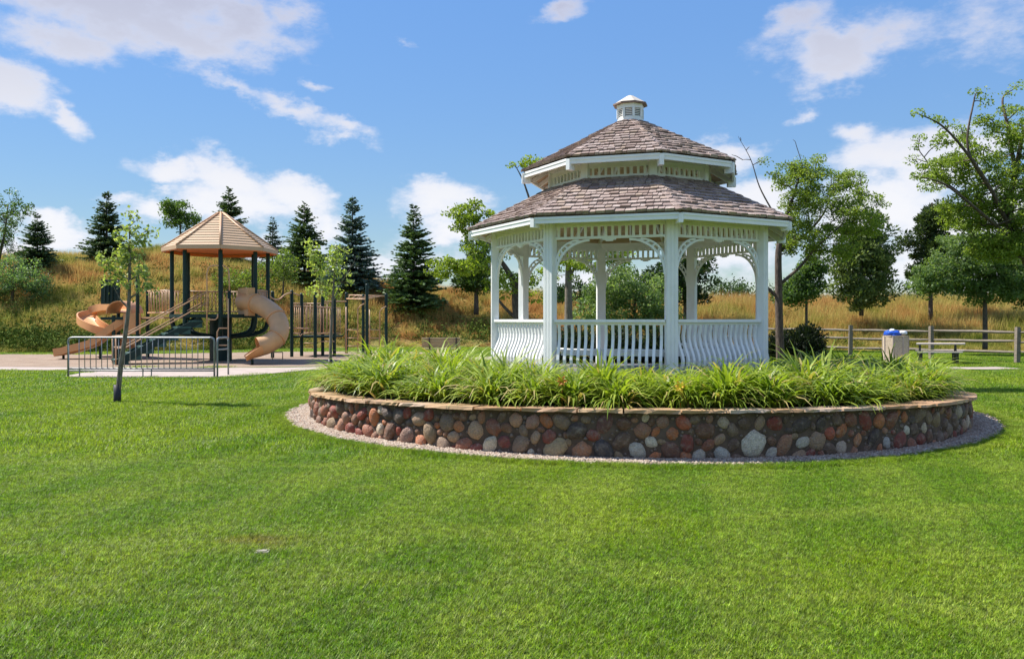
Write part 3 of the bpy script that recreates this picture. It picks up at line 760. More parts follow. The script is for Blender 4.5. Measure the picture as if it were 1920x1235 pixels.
# ------------------------------------------------------------------ gazebo
gz = thing('gazebo', (GZ[0], GZ[1], 0.45), 'white octagonal wooden gazebo with two tiered shingle roof inside the stone planter', 'gazebo')
ZF, ZRAIL = 0.68, 1.595
def gazebo():
    r = np.random.default_rng(9)
    W_ = white_paint
    mb = MB(); mb.prism([tuple(oc(k, GR + 0.12, 0)[:2]) for k in range(8)], ZF - 0.06, ZF); mb.build('floor_deck', grey_deck, gz)
    mb = MB(); mb.prism([tuple(oc(k, GR + 0.06, 0)[:2]) for k in range(8)], 0.30, ZF - 0.062); mb.build('skirt', W_, gz)
    # posts
    for k in range(8):
        a = GROT + k * math.pi / 4; rd = A(math.cos(a), math.sin(a), 0); tg = A(-math.sin(a), math.cos(a), 0)
        c = oc(k, GR, 0); mb = MB()
        h = (3.10 - ZF) / 2; cz = A(0, 0, ZF + h)
        mb.box(c + cz, tg * 0.088, rd * 0.058, (0, 0, h))
        for sx in (-1, 0, 1):
            mb.box(c + cz + rd * 0.061 + tg * sx * 0.058, tg * 0.021, rd * 0.006, (0, 0, h - 0.002))
        mb.box(c + A(0, 0, ZF + 0.10), tg * 0.096, rd * 0.072, (0, 0, 0.10))
        mb.build('post', W_, gz)
    prof = [(1.535, 0.0), (1.485, 0.0), (1.43, -0.012), (1.37, -0.022), (1.30, -0.018), (1.22, 0.004), (1.14, 0.040), (1.06, 0.078), (0.99, 0.095), (0.92, 0.084), (0.86, 0.052), (0.80, 0.015), (0.74, -0.004), (0.68, -0.006)]
    def panel(k):
        a = oc(k, GR, 0); b = oc(k + 1, GR, 0); t = nrm(b - a); n = A(t[1], -t[0], 0)
        L = np.linalg.norm(b - a)
        return a, t, n, L, (lambda u, v, z: a + t * u + n * v + A(0, 0, z))
    # railings (the two panels at the back are the entrance)
    for k in range(8):
        if k in (1, 2): continue
        a, t, n, L, P = panel(k); e = 0.088
        rl = bpy.data.objects.new('railing', None); rl.empty_display_size = .1; link(rl, gz); WOFF[rl.name] = (0, 0, 0)
        mb = MB(); mb.box(P(L / 2, 0.012, ZRAIL - 0.022), t * (L / 2 - e + .004), n * 0.055, (0, 0, 0.022)); mb.box(P(L / 2, 0.0, ZRAIL - 0.066), t * (L / 2 - e), n * 0.018, (0, 0, 0.020)); mb.build('top_rail', W_, rl)
        mb = MB(); mb.box(P(L / 2, -0.03, 0.705), t * (L / 2 - e), n * 0.02, (0, 0, 0.02)); mb.build('bottom_rail', W_, rl)
        N = 16; pr = [(0.021, 0.019), (-0.021, 0.019), (-0.021, -0.019), (0.021, -0.019)]
        mb = MB()
        mb.sweep(pr, [P(0, v, z - 0.016) for z, v in prof], up=n)
        me = mb.mesh('baluster', W_)
        for i in range(N):
            u = e + (L - 2 * e) * (i + 0.55) / (N + 0.1)
            o = bpy.data.objects.new('baluster', me); o.location = Vector(t * u); link(o, rl)
        # bench behind the railing
    for k in (3, 4, 5, 6, 7, 0):
        a, t, n, L, P = panel(k)
        be = MB(); be.box(P(L / 2, -0.40, 1.105), t * (L / 2 - 0.16), n * 0.20, (0, 0, 0.020)); be.box(P(L / 2, -0.205, 1.075), t * (L / 2 - 0.13), n * 0.012, (0, 0, 0.045)); be.build('bench_seat', W_, gz)
    # friezes and brackets
    for k in range(8):
        a, t, n, L, P = panel(k); e = 0.088
        fr = bpy.data.objects.new('frieze', None); fr.empty_display_size = .1; link(fr, gz); WOFF[fr.name] = (0, 0, 0)
        mb = MB(); mb.box(P(L / 2, 0, 3.035), t * (L / 2 - e), n * 0.025, (0, 0, 0.022)); mb.build('upper_rail', W_, fr)
        mb = MB(); mb.box(P(L / 2, 0, 2.845), t * (L / 2 - e), n * 0.028, (0, 0, 0.019))
        mb.box(P(L / 2, 0, 2.815), t * 0.10, n * 0.02, (0, 0, 0.012)); mb.box(P(L / 2, 0, 2.795), t * 0.055, n * 0.018, (0, 0, 0.010)); mb.build('lower_rail', W_, fr)
        mb = MB(); mb.box(P(0, 0, 2.9385), t * 0.020, n * 0.020, (0, 0, 0.0745)); me = mb.mesh('spindle', W_)
        for i in range(16):
            u = e + (L - 2 * e) * (i + 0.5) / 16
            o = bpy.data.objects.new('spindle', me); o.location = Vector(t * u); link(o, fr)
        for s_ in (0, 1):
            Q = (lambda u, z: P(u if s_ == 0 else L - u, 0, z))
            br = MB(); H_, Wd = 0.54, 0.53; top = 2.826
            arc = [(e + Wd * (1 - math.cos(q)) + 0.0, top - H_ * (1 - math.sin(q))) for q in np.linspace(0, math.pi / 2, 11)]
            arc2 = [(e + 0.004 + (Wd - 0.17) * (1 - math.cos(q)), top - (H_ - 0.17) * (1 - math.sin(q))) for q in np.linspace(0, math.pi / 2, 9)]
            pr = [(0.017, 0.019), (-0.017, 0.019), (-0.017, -0.019), (0.017, -0.019)]
            br.sweep(pr, [Q(u + 0.004, z - 0.020) for u, z in arc], up=n)
            br.sweep([(x * .75, y * .8) for x, y in pr], [Q(u, z - 0.016) for u, z in arc2], up=n)
            b = br.build('bracket', W_, gz)
            for q in np.linspace(0.22, 1.35, 6):
                u0, z0 = e + 0.004 + Wd * (1 - math.cos(q)), top - 0.02 - H_ * (1 - math.sin(q))
                u1, z1 = e + (Wd - 0.17) * (1 - math.cos(q)), top - 0.016 - (H_ - 0.17) * (1 - math.sin(q))
                sp = MB(); sp.bar(Q(u0, z0), Q(u1, z1), 0.026, 0.026, up=n); sp.build('spoke', W_, b)
    # header beams, fascias, rafter tails, roof decks
    def tier(Re, ze, Ri, zi, Rb, zb0, zb1, tailz, name):
        rf = bpy.data.objects.new(name, None); rf.empty_display_size = .1; link(rf, gz); WOFF[rf.name] = (0, 0, 0)
        sl = (zi - ze) / (Re - Ri)
        for k in range(8):
            a, b = oc(k, Rb, 0), oc(k + 1, Rb, 0); t = nrm(b - a); n = A(t[1], -t[0], 0)
            mb = MB(); mb.box((a + b) / 2 + A(0, 0, (zb0 + zb1) / 2), (b - a) / 2, n * 0.035, (0, 0, (zb1 - zb0) / 2)); mb.build('header_beam', W_, rf)
            # roof boards
            p0, p1, p2, p3 = oc(k, Re - .03, ze - .045), oc(k + 1, Re - .03, ze - .045), oc(k + 1, Ri, zi - .045), oc(k, Ri, zi - .045)
            mb = MB(); off = A(0, 0, 0.03)
            mb.add([p0, p1, p2, p3, p0 + off, p1 + off, p2 + off, p3 + off], [(3, 2, 1, 0), (4, 5, 6, 7), (0, 1, 5, 4), (1, 2, 6, 5), (2, 3, 7, 6), (3, 0, 4, 7)])
            mb.build('roof_boards', roof_boards, rf)
            # fascia
            a, b = oc(k, Re - .015, 0), oc(k + 1, Re - .015, 0); t = nrm(b - a); n = A(t[1], -t[0], 0)
            mb = MB(); mb.box((a + b) / 2 + A(0, 0, ze - 0.065), (b - a) / 2 - t * 0.022, n * 0.016, (0, 0, 0.048)); mb.box((a + b) / 2 + n * 0.019 + A(0, 0, ze - 0.036), (b - a) / 2 - t * 0.022, n * 0.008, (0, 0, 0.018)); mb.build('fascia', W_, rf)
            # hip rafter with its square tail
            aa = GROT + k * math.pi / 4; rd = A(math.cos(aa), math.sin(aa), 0); tg = A(-math.sin(aa), math.cos(aa), 0)
            mb = MB(); mb.bar(oc(k, Re - .08, ze - .10), oc(k, max(Ri, .12), zi - .10), 0.05, 0.09); mb.build('rafter', W_, rf)
            mb = MB(); mb.box(oc(k, Re - .055, (ze - .03 + tailz) / 2), tg * 0.034, rd * 0.075, (0, 0, (ze - .03 - tailz) / 2)); mb.build('rafter_tail', W_, rf)
            for j in (0.33, 0.67):
                q0 = oc(k, Re - .05, ze - .085) * (1 - j) + oc(k + 1, Re - .05, ze - .085) * j
                q1 = oc(k, Ri + .05, zi - .085) * (1 - j) + oc(k + 1, Ri + .05, zi - .085) * j
                mb = MB(); mb.bar(q0, q1, 0.035, 0.07); mb.build('rafter', W_, rf)
        return rf
    low = tier(2.87, 3.150, 1.40, 3.915, GR - 0.01, 3.059, 3.17, 2.985, 'lower_roof')
    upp = tier(1.93, 4.195, 0.20, 5.10, 1.45, 4.155, 4.235, 3.99, 'upper_roof')
    # clerestory
    for k in range(8):
        a, b = oc(k, 1.43, 0), oc(k + 1, 1.43, 0); t = nrm(b - a); n = A(t[1], -t[0], 0); L = np.linalg.norm(b - a)
        P = lambda u, v, z: a + t * u + n * v + A(0, 0, z)
        cl = bpy.data.objects.new('clerestory', None); cl.empty_display_size = .1; link(cl, gz); WOFF[cl.name] = (0, 0, 0)
        mb = MB(); mb.box(P(L / 2, 0, 4.115), t * (L / 2 - .05), n * 0.025, (0, 0, 0.038)); mb.build('upper_rail', W_, cl)
        mb = MB(); mb.box(P(L / 2, 0, 3.925), t * (L / 2 - .05), n * 0.03, (0, 0, 0.028)); mb.build('lower_rail', W_, cl)
        aa = GROT + k * math.pi / 4; rd = A(math.cos(aa), math.sin(aa), 0); tg = A(-math.sin(aa), math.cos(aa), 0)
        mb = MB(); mb.box(oc(k, 1.43, 4.02), tg * 0.062, rd * 0.045, (0, 0, 0.155)); mb.build('corner_post', W_, cl)
        mb = MB(); mb.box(P(0, 0, 4.015), t * 0.019, n * 0.018, (0, 0, 0.062)); me = mb.mesh('spindle', W_)
        for i in range(9):
            o = bpy.data.objects.new('spindle', me); o.location = Vector(t * (.07 + (L - .14) * (i + .5) / 9)); link(o, cl)
    # shingles
    unit = []
    for i in range(5):
        mb = MB(); dz = r.uniform(-.12, .12, 4); w0, w1 = 1 + r.uniform(-.04, .0), 1 + r.uniform(-.04, .0)
        # x across, y up the slope (0..1), z thickness (butt end thick)
        V = [(-.5 * w0, 0 + dz[0] * .18, 0), (.5 * w0, 0 + dz[1] * .18, 0), (.5 * w1, 1, 0), (-.5 * w1, 1, 0), (-.5 * w0, dz[0] * .18, 1 + dz[2]), (.5 * w0, dz[1] * .18, 1 + dz[3]), (.5 * w1, 1, .25), (-.5 * w1, 1, .25)]
        mb.add(V, [(3, 2, 1, 0), (4, 5, 6, 7), (0, 1, 5, 4), (1, 2, 6, 5), (2, 3, 7, 6), (3, 0, 4, 7)])
        unit.append(mb.mesh('shingle', shingle))
    items = []                                     # (front score, roof, matrix)
    for rf, Re, ze, Ri, zi, nc in ((low, 2.885, 3.150, 1.40, 3.915, 11), (upp, 1.945, 4.195, 0.21, 5.10, 13)):
        for k in range(8):
            p0, p1 = oc(k, Re, ze), oc(k + 1, Re, ze); q0, q1 = oc(k, Ri, zi), oc(k + 1, Ri, zi)
            t = nrm(p1 - p0); up = nrm((q0 + q1) / 2 - (p0 + p1) / 2); n = np.cross(t, up)
            Ls = np.linalg.norm((q0 + q1) / 2 - (p0 + p1) / 2); ex = Ls / nc
            facing = -n[1] * 1.0 + 0.0
            for j in range(nc):
                f = j / nc; wd = np.linalg.norm(p1 - p0) * (1 - f) + np.linalg.norm(q1 - q0) * f
                mid = (p0 + p1) / 2 + up * (Ls * f)
                u = -wd / 2
                while u < wd / 2 - 0.01:
                    w = min(r.uniform(0.065, 0.17), wd / 2 - u)
                    if wd / 2 - u - w < 0.05: w = wd / 2 - u
                    jit = r.uniform(-0.010, 0.010)
                    if f > 0.86: w_len = ex * 1.05
                    else: w_len = ex * 1.55
                    th = r.uniform(0.032, 0.052)
                    base = mid + t * (u + w / 2) + up * jit + n * (0.004 + r.uniform(0, .003))
                    tilt = nrm(up - n * 0.012)
                    nn = np.cross(t, tilt)
                    M = np.eye(4); M[:3, 0] = t * (w - 0.009); M[:3, 1] = tilt * w_len; M[:3, 2] = nn * th; M[:3, 3] = base
                    cy = mid[1]
                    sc = (w * ex) * max(0.0, -n[1] + 0.10 * n[2]) / cy ** 2
                    items.append((sc * (1.15 if rf is low else 1), rf, M)); u += w
    items.sort(key=lambda q: -q[0])
    for i, (_, rf, M) in enumerate(items[:300]):
        obj('shingle', unit[i % 5], rf, mat=Matrix(M.tolist()))
    for rf in (low, upp):
        mb = MB()
        for (_, q, M) in items[300:]:
            if q is not rf: continue
            mb.tint = float(r.uniform(0, 1))
            V = [(-.5, 0, 0), (.5, 0, 0), (.5, 1, 0), (-.5, 1, 0), (-.5, 0, 1), (.5, 0, 1), (.5, 1, .25), (-.5, 1, .25)]
            mb.add([(M @ A(*v, 1))[:3] for v in V], [(3, 2, 1, 0), (4, 5, 6, 7), (0, 1, 5, 4), (1, 2, 6, 5), (2, 3, 7, 6), (3, 0, 4, 7)])
        mb.build('shingle_courses', shingle, rf, kind='stuff')
        # hip caps
        Re, ze, Ri, zi, nc = (2.90, 3.165, 1.42, 3.93, 11) if rf is low else (1.96, 4.21, 0.22, 5.115, 13)
        for k in range(8):
            mb = MB(); a0 = oc(k, Re, ze); a1 = oc(k, Ri, zi); d = (a1 - a0) / nc
            aa = GROT + k * math.pi / 4; rd = A(math.cos(aa), math.sin(aa), 0)
            for j in range(nc):
                mb.tint = float(r.uniform(0, 1))
                c = a0 + d * j; e = a0 + d * min(nc, j + 1.25)
                for s_ in (-1, 1):
                    ph = aa + s_ * math.pi / 8; fn = nrm(A(math.cos(ph), math.sin(ph), 0) * 0.5 + A(0, 0, 1)); 
                    sd_ = nrm(np.cross(nrm(d), fn)) * s_ * -1
                    if np.dot(sd_, A(-math.sin(aa), math.cos(aa), 0)) * s_ < 0: sd_ = -sd_
                    w = 0.075; hgt = fn * 0.022
                    V = [c, c + sd_ * w, e + sd_ * w - fn * .010, e - fn * .010]; V2 = [q + hgt for q in V]
                    mb.add(V + V2, [(0, 1, 2, 3), (7, 6, 5, 4), (0, 4, 5, 1), (1, 5, 6, 2), (2, 6, 7, 3), (3, 7, 4, 0)])
            mb.build('hip_cap', shingle, rf, kind='stuff')
    # cupola
    cu = bpy.data.objects.new('cupola', None); cu.empty_display_size = .1; link(cu, gz); WOFF[cu.name] = (0, 0, 0)
    oct_ = lambda R_: [tuple(oc(k, R_, 0)[:2]) for k in range(8)]
    mb = MB(); mb.prism(oct_(0.235), 5.02, 5.175); mb.prism(oct_(0.19), 5.175, 5.33); mb.prism(oct_(0.245), 5.33, 5.405); mb.build('cupola_body', W_, cu)
    for k in range(8):
        mb = MB(); mb.box(oc(k, 0.225, 5.25), A(.02, 0, 0), A(0, .02, 0), (0, 0, 0.079)); mb.build('cupola_post', W_, cu)
        a, b = oc(k, 0.215, 0), oc(k + 1, 0.215, 0); t = nrm(b - a); n = A(t[1], -t[0], 0)
        mb = MB(); mb.box((a + b) / 2 - n * .014 + A(0, 0, 5.2525), t * .062, n * .004, (0, 0, .076)); lv = mb.build('louver', black_plastic, cu)
        mb = MB()
        for j in range(5): mb.box((a + b) / 2 + A(0, 0, 5.19 + j * 0.031), t * .058, n * .006 + A(0, 0, -.004), A(0, 0, .0055) + n * .004)
        mb.build('slat', W_, lv)
    mb = MB(); pr = [tuple(oc(k, 0.315, 0)[:2]) for k in range(8)]
    mb.prism(pr, 5.405, 5.43); mb.build('cupola_eave', shingle, cu)
    mb = MB(); ap = A(GZ[0], GZ[1], 5.60)
    V = [oc(k, .30, 5.431) for k in range(8)] + [oc(k, .05, 5.585) for k in range(8)] + [ap]
    mb.add(V, [(k, (k + 1) % 8, 8 + (k + 1) % 8, 8 + k) for k in range(8)] + [(8 + k, 8 + (k + 1) % 8, 16) for k in range(8)] + [tuple(range(8))[::-1]]); mb.build('cupola_roof', cupola_cap, cu)
gazebo()

# ------------------------------------------------------------------ daylilies
def lily_mesh(seed, lean=(0, 0), edge=False):
    r = np.random.default_rng(seed); n = 175; VV = []; FF = []; T = []; o = 0
    for i in range(n):
        a = r.uniform(0, 2 * math.pi); L = r.uniform(0.38, 0.74) if edge else r.uniform(0.40, 0.86); el = R(r.uniform(38, 86)); w = r.uniform(0.011, 0.019)
        droop = r.uniform(2.3, 3.7) if edge else r.uniform(1.7, 3.4); b0 = A(*(r.normal(0, 0.04, 2)), 0)
        d = A(math.cos(a), math.sin(a), 0); s_ = A(-math.sin(a), math.cos(a), 0); m = 5; p = b0.copy(); e = el
        g = r.uniform(0, 1)
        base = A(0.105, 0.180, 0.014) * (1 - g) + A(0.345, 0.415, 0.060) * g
        if r.uniform() < 0.08: base = A(0.42, 0.34, 0.14)
        tw = r.uniform(-0.5, 0.5)
        for j in range(m + 1):
            f = j / m; ww = w * (1.0 if f < 0.5 else (1 - (f - 0.5) / 0.5 * 0.94)) * (0.75 + 0.5 * min(f * 3, 0.5))
            si = s_ * math.cos(tw * f) + A(0, 0, 1) * math.sin(tw * f)
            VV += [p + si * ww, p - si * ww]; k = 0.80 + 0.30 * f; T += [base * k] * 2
            p = p + (d * math.cos(e) + A(0, 0, math.sin(e))) * L / m; p = p + A(lean[0], lean[1], 0) * 0.02 * f
            e -= droop / m * (0.25 + 1.3 * f)
        FF += [(o + 2 * j, o + 2 * j + 1, o + 2 * j + 3, o + 2 * j + 2) for j in range(m)]; o += 2 * (m + 1)
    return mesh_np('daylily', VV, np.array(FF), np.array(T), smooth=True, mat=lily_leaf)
def lilies():
    r = np.random.default_rng(17); ms_ = [lily_mesh(100 + i) for i in range(8)]; me_ = [lily_mesh(140 + i, edge=True) for i in range(6)]; P = []
    flower_at = [U(1275, 724, 9.35), U(1053, 714, 9.5), U(630, 708, 12.1), U(680, 705, 11.9)]
    fl_lab = ['daylily clump with one open yellow bloom below the front right gazebo post', 'daylily clump with a half hidden orange bloom below the front baluster panel',
              'daylily clump with pale orange bloom at the west tip of the planter', 'daylily clump with small rusty orange bloom near the west planter tip']
    for rr in np.arange(2.98, 5.10, 0.345):
        n = int(2 * math.pi * rr / (0.62 if rr > 4.6 else 0.52)); ph = r.uniform(0, 1)
        for i in range(n):
            a = 2 * math.pi * (i + ph) / n; q = rr + r.uniform(-.12, .12); a += r.uniform(-.03, .03)
            x, y = GC[0] + q * math.cos(a), GC[1] + q * math.sin(a)
            px = 960 + x / y * F
            if math.sin(a) > 0.15 and 880 < px < 1440: continue         # hidden behind the gazebo
            q = min(q, 4.90 if math.sin(a) < -.3 else 5.0); x, y = GC[0] + q * math.cos(a), GC[1] + q * math.sin(a)
            P.append((x, y, a, q))
    P.sort(key=lambda p: p[1]); P = P[:298]
    fl = [min(range(len(P)), key=lambda i: (P[i][0] - f[0]) ** 2 + (P[i][1] - f[1]) ** 2) for f in flower_at]
    for i, (x, y, a, q) in enumerate(P):
        z = min(0.50, wall_top(x, y) + 0.05) - 0.01
        f = 1.02 if y < 12 else 1.14
        s_ = f * r.uniform(0.82, 1.12)
        if y < 12.6 and q < 4.1: s_ *= .78
        if x > 4.6: s_ *= .88
        if y > 15 and 960 + x / y * F > 740: s_ *= (.42 if 960 + x / y * F < 905 else .72)
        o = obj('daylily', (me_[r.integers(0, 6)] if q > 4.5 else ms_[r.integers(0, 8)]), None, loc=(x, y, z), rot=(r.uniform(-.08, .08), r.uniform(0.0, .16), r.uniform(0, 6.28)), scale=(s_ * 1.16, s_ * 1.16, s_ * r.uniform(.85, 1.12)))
        WOFF[o.name] = (0, 0, 0)
        if i in fl:
            k = fl.index(i); tag(o, fl_lab[k], 'plant', 'daylilies in the planter')
            c = flower_at[k]; c = A(*c); mb = MB(); col = (0.85, 0.42, 0.03) if k in (0, 2) else (0.72, 0.24, 0.03)
            dn = nrm(A(-c[0] * .2, -1, 0.35)); ux = nrm(np.cross(dn, (0, 0, 1))); uy = np.cross(ux, dn); R_ = 0.075
            for p in range(6):
                an = p * math.pi / 3; d = ux * math.cos(an) + uy * math.sin(an); s2 = ux * -math.sin(an) + uy * math.cos(an); w = 0.020 if p % 2 else 0.015
                mb.add([c - dn * .02, c + d * R_ * .5 + s2 * w + dn * .012, c + d * R_ + dn * .010, c + d * R_ * .5 - s2 * w + dn * .012], [(0, 1, 2, 3)])
            mb.tube([c - dn * .06 - A(0, 0, .3), c - dn * .05 - A(0, 0, .05), c - dn * .018], 0.005, 5)
            me = mb.mesh('flower', flower_y if k in (0, 2) else flower_o)
            fo = bpy.data.objects.new('flower', me); COL.objects.link(fo); fo.parent = o
            fo.matrix_parent_inverse = (Matrix.LocRotScale(o.location, o.rotation_euler, o.scale)).inverted()
        else:
            aa = math.degrees(a) % 360
            row = 'at the cap edge' if q > 4.7 else ('in the middle rows' if q > 3.6 else 'close under the gazebo')
            side = 'on the west curve' if 150 <= aa < 225 else 'on the near front' if 225 <= aa < 300 else 'on the east curve' if aa >= 300 or aa < 20 else 'on the far side'
            tag(o, f'leafy daylily clump without bloom {row} {side} of the planter', 'plant', 'daylilies in the planter')
flower_y = simple('yellow_petal', (0.85, 0.45, 0.03, 1), 0.5, 0.15, 30)
flower_o = simple('orange_petal', (0.72, 0.25, 0.03, 1), 0.5, 0.15, 30)
lilies()

# ------------------------------------------------------------------ trees
def leaf_quads(C, ax, nm, Ls, Ws, cols):
    ax = ax / (np.linalg.norm(ax, axis=1, keepdims=True) + 1e-9)
    b = np.cross(nm, ax); b /= (np.linalg.norm(b, axis=1, keepdims=True) + 1e-9)
    V = np.stack([C - ax * Ls[:, None] / 2, C + b * Ws[:, None] / 2 - ax * Ls[:, None] * .05, C + ax * Ls[:, None] / 2, C - b * Ws[:, None] / 2 - ax * Ls[:, None] * .05], 1).reshape(-1, 3)
    return V, np.arange(len(V)).reshape(-1, 4), np.repeat(cols, 4, 0)
def make_tree(name, label, cat, trunk, crown, seed, n_att, leaf_n, clump, ls, lw, c0, c1, bark_m=None, flat=0.6, group=None, limbs=(), needles=False, twig=0.010, bare=(), up=0.35, extra_att=(), mat=None, outward=0.0, first=0.35, sag=0.0, airy=1.0):
    """trunk: [(x,y,z,r)...]; crown: ellipsoids (x,y,z,rx,ry,rz,weight); leaves in clumps at the branch tips."""
    if not needles: n_att = int(n_att * 1.6 * airy); leaf_n *= .74; clump *= .80; ls *= .80; lw *= .80; c0 = tuple(1.35 * q for q in c0); c1 = tuple(1.36 * q for q in c1); flat = min(1, flat + .12)
    r = np.random.default_rng(seed)
    T = [A(*p[:3]) for p in trunk]; rad = [p[3] for p in trunk]
    P = spline(T, 6); rs = list(np.interp(np.linspace(0, 1, len(P)), np.linspace(0, 1, len(rad)), rad))
    th = thing(name, tuple(T[0]), label, cat, group)
    mb = MB(); mb.tube(P, rs, 8)
    nodes = [(p, q) for p, q, f in zip(P, rs, np.linspace(0, 1, len(P))) if f > first]
    def grow(tip, jit=0.06):
        d = [np.linalg.norm(tip - p) + max(0.0, (p[2] - tip[2])) * 1.6 + (0.25 / (q + 0.02)) * 0.02 for p, q in nodes]
        p, q = nodes[int(np.argmin(d))]; L = np.linalg.norm(tip - p)
        if L < 0.05: return [tip]
        mid = (p + tip) / 2 + A(0, 0, up * 0.3 * L) + r.normal(0, jit * L, 3) * A(1, 1, .6); m2 = p * .2 + tip * .8 + A(0, 0, (up * 0.22 - sag) * L) + r.normal(0, jit * .6 * L, 3)
        Q = spline([p, mid, m2, tip], 3); r0 = min(q * 0.62, 0.010 + 0.022 * L) ; R_ = np.linspace(max(r0, twig), twig * .5, len(Q))
        mb.tube(Q, list(R_), 5 if r0 > .02 else 4, cap=False)
        nodes.extend([(a_, b_) for a_, b_ in zip(Q[2:], R_[2:])]); return Q
    for lm in limbs: 
        Q = spline([A(*p[:3]) for p in lm], 5); R_ = np.linspace(lm[0][3], lm[-1][3], len(Q)); mb.tube(Q, list(R_), 6, cap=False); nodes.extend(zip(Q, R_))
    att = []
    wt = np.array([c[6] for c in crown]); wt = wt / wt.sum()
    for i in range(n_att):
        c = crown[r.choice(len(crown), p=wt)]; v = nrm(r.normal(size=3)) * r.uniform(0, 1) ** (1 / 2.4); att.append(A(*c[:3]) + v * A(*c[3:6]))
    att += [A(*e) for e in extra_att]
    base = P[len(P) // 2]
    att.sort(key=lambda p: min(np.linalg.norm(p - q) for q, _ in nodes[::4]))
    C = []
    for p in att:
        Q = grow(p); C.append(p)
        if len(Q) > 5 and not needles: C.append(Q[-3])
    for e in bare: grow(A(*e), 0.06)
    mb.build('trunk', bark_m or bark, th, smooth=True)
    C = np.array(C); n = len(C)
    k = np.maximum(3, (leaf_n * r.uniform(0.5, 1.5, n)).astype(int))
    idx = np.repeat(np.arange(n), k); N = len(idx)
    off = r.normal(0, 1, (N, 3)); off /= np.maximum(1, np.linalg.norm(off, axis=1, keepdims=True) / 1.6)
    cs = clump * r.uniform(0.7, 1.3, n)[idx][:, None]
    pos_ = C[idx] + off * cs * A(1, 1, flat)
    if needles:
        ax = off + A(0, 0, 0.5) + r.normal(0, .35, (N, 3)); nm = r.normal(0, 1, (N, 3))
    else:
        nm = r.normal(0, 0.85, (N, 3)) + A(-.2, -.15, 0.55); ax = r.normal(0, 1, (N, 3)) + outward * off; ax[:, 2] -= 0.15
    g = np.clip(r.uniform(0, 1, N) * 0.6 + r.uniform(0, 1, n)[idx] * 0.55 - 0.08, 0, 1)[:, None]
    cols = np.array(c0) * (1 - g) + np.array(c1) * g
    s_ = r.uniform(0.7, 1.3, N)
    V, Fc, cc = leaf_quads(pos_, ax, nm, ls * s_, lw * s_, cols)
    me = mesh_np('crown', V, Fc, cc, mat=mat or (pine_needle if needles else leaf))
    obj('crown', me, th)
    return th

def spruce(label, px, ytop, ybase, Y, half_px, seed, c0, c1, group='spruces along the ridge', thin=1.0, zbase=None):
    r = np.random.default_rng(seed)
    X = (px - 960) / F * Y; z0 = float(hill_z(X, Y)) if zbase is None else zbase
    top = EYE + (HZ - ytop) * Y / F; z0 = min(z0, EYE + (HZ - ybase) * Y / F + .3); H = top - z0; Rm = half_px * 1.28 * Y / F
    th = thing('spruce_tree', (X, Y, z0), label, 'tree', group)
    mb = MB(); mb.tube([A(X, Y, z0 - .2), A(X, Y, z0 + H * .5), A(X, Y, top - .02)], [0.022 * H, 0.013 * H, 0.008], 7)
    CC = []; AX = []; NM = []; LL = []; WW = []; K = []
    nl = int(30 * thin + 6)
    for i in range(nl):
        f = (i + r.uniform(-.3, .3)) / nl; f = min(max(f, 0.0), 0.985); z = z0 + H * (0.05 + 0.95 * f)
        R0 = Rm * ((1 - f) ** 0.85) * (0.9 if f < .08 else 1.0) * r.uniform(.86, 1.1) + 0.03
        nb = int(max(5, 17 * (1 - f) ** .6 * thin + 4)); ph = r.uniform(0, 6.28)
        for j in range(nb):
            a = ph + 2 * math.pi * (j + r.uniform(-.3, .3)) / nb; L = R0 * r.uniform(0.72, 1.14); d = A(math.cos(a), math.sin(a), 0)
            s_ = A(-d[1], d[0], 0); dr = -0.22 * (1 - f) + 0.55 * f * f + r.uniform(-.16, .16); z_ = z; z = z_ + r.uniform(-.028, .028) * H
            if j % 3 == 0 and f < .8: mb.tube([A(X, Y, z), A(X, Y, z) + d * L * .8 + A(0, 0, dr * L * .8)], [0.012, 0.005], 3, cap=False)
            m = max(3, int(L / (0.036 * H)) + 2)
            for q in range(m):
                g = (q + r.uniform(.4, 1)) / m; p = A(X, Y, z) + d * (L * g) + A(0, 0, (dr * g + 0.10 * g * g) * L)
                wf = (0.45 + 0.6 * (1 - abs(g - .5) * 1.1))
                for sd_ in (-1, 0, 1):
                    ax = d * (1.0 if sd_ == 0 else .75) + s_ * sd_ * r.uniform(.5, 1.0) + A(0, 0, r.uniform(-.25, .3)); ax = nrm(ax)
                    ln = (0.050 * H + 0.04) * r.uniform(.7, 1.3) * wf * (0.42 + 0.58 * (1 - f) ** .5)
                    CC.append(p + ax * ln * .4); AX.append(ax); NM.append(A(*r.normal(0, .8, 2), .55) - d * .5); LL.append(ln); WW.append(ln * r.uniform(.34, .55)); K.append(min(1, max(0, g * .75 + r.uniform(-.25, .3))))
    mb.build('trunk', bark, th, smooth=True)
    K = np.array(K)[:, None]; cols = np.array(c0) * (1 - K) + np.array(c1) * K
    V, Fc, cc = leaf_quads(np.array(CC), np.array(AX), np.array(NM), np.array(LL), np.array(WW), cols)
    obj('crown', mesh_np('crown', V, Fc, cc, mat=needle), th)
    return th

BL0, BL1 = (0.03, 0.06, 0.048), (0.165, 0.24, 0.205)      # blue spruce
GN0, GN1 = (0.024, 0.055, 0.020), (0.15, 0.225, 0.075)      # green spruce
def PT(px, py, Y, r=None):
    p = U(px, py, Y); return tuple(p) if r is None else (*p, r)
def EL(px, py, Y, hx, hy, w=1.0, dy=None):
    p = U(px, py, Y); k = Y / F; return (*p, hx * k, (dy if dy else hx * .8) * k, hy * k, w)

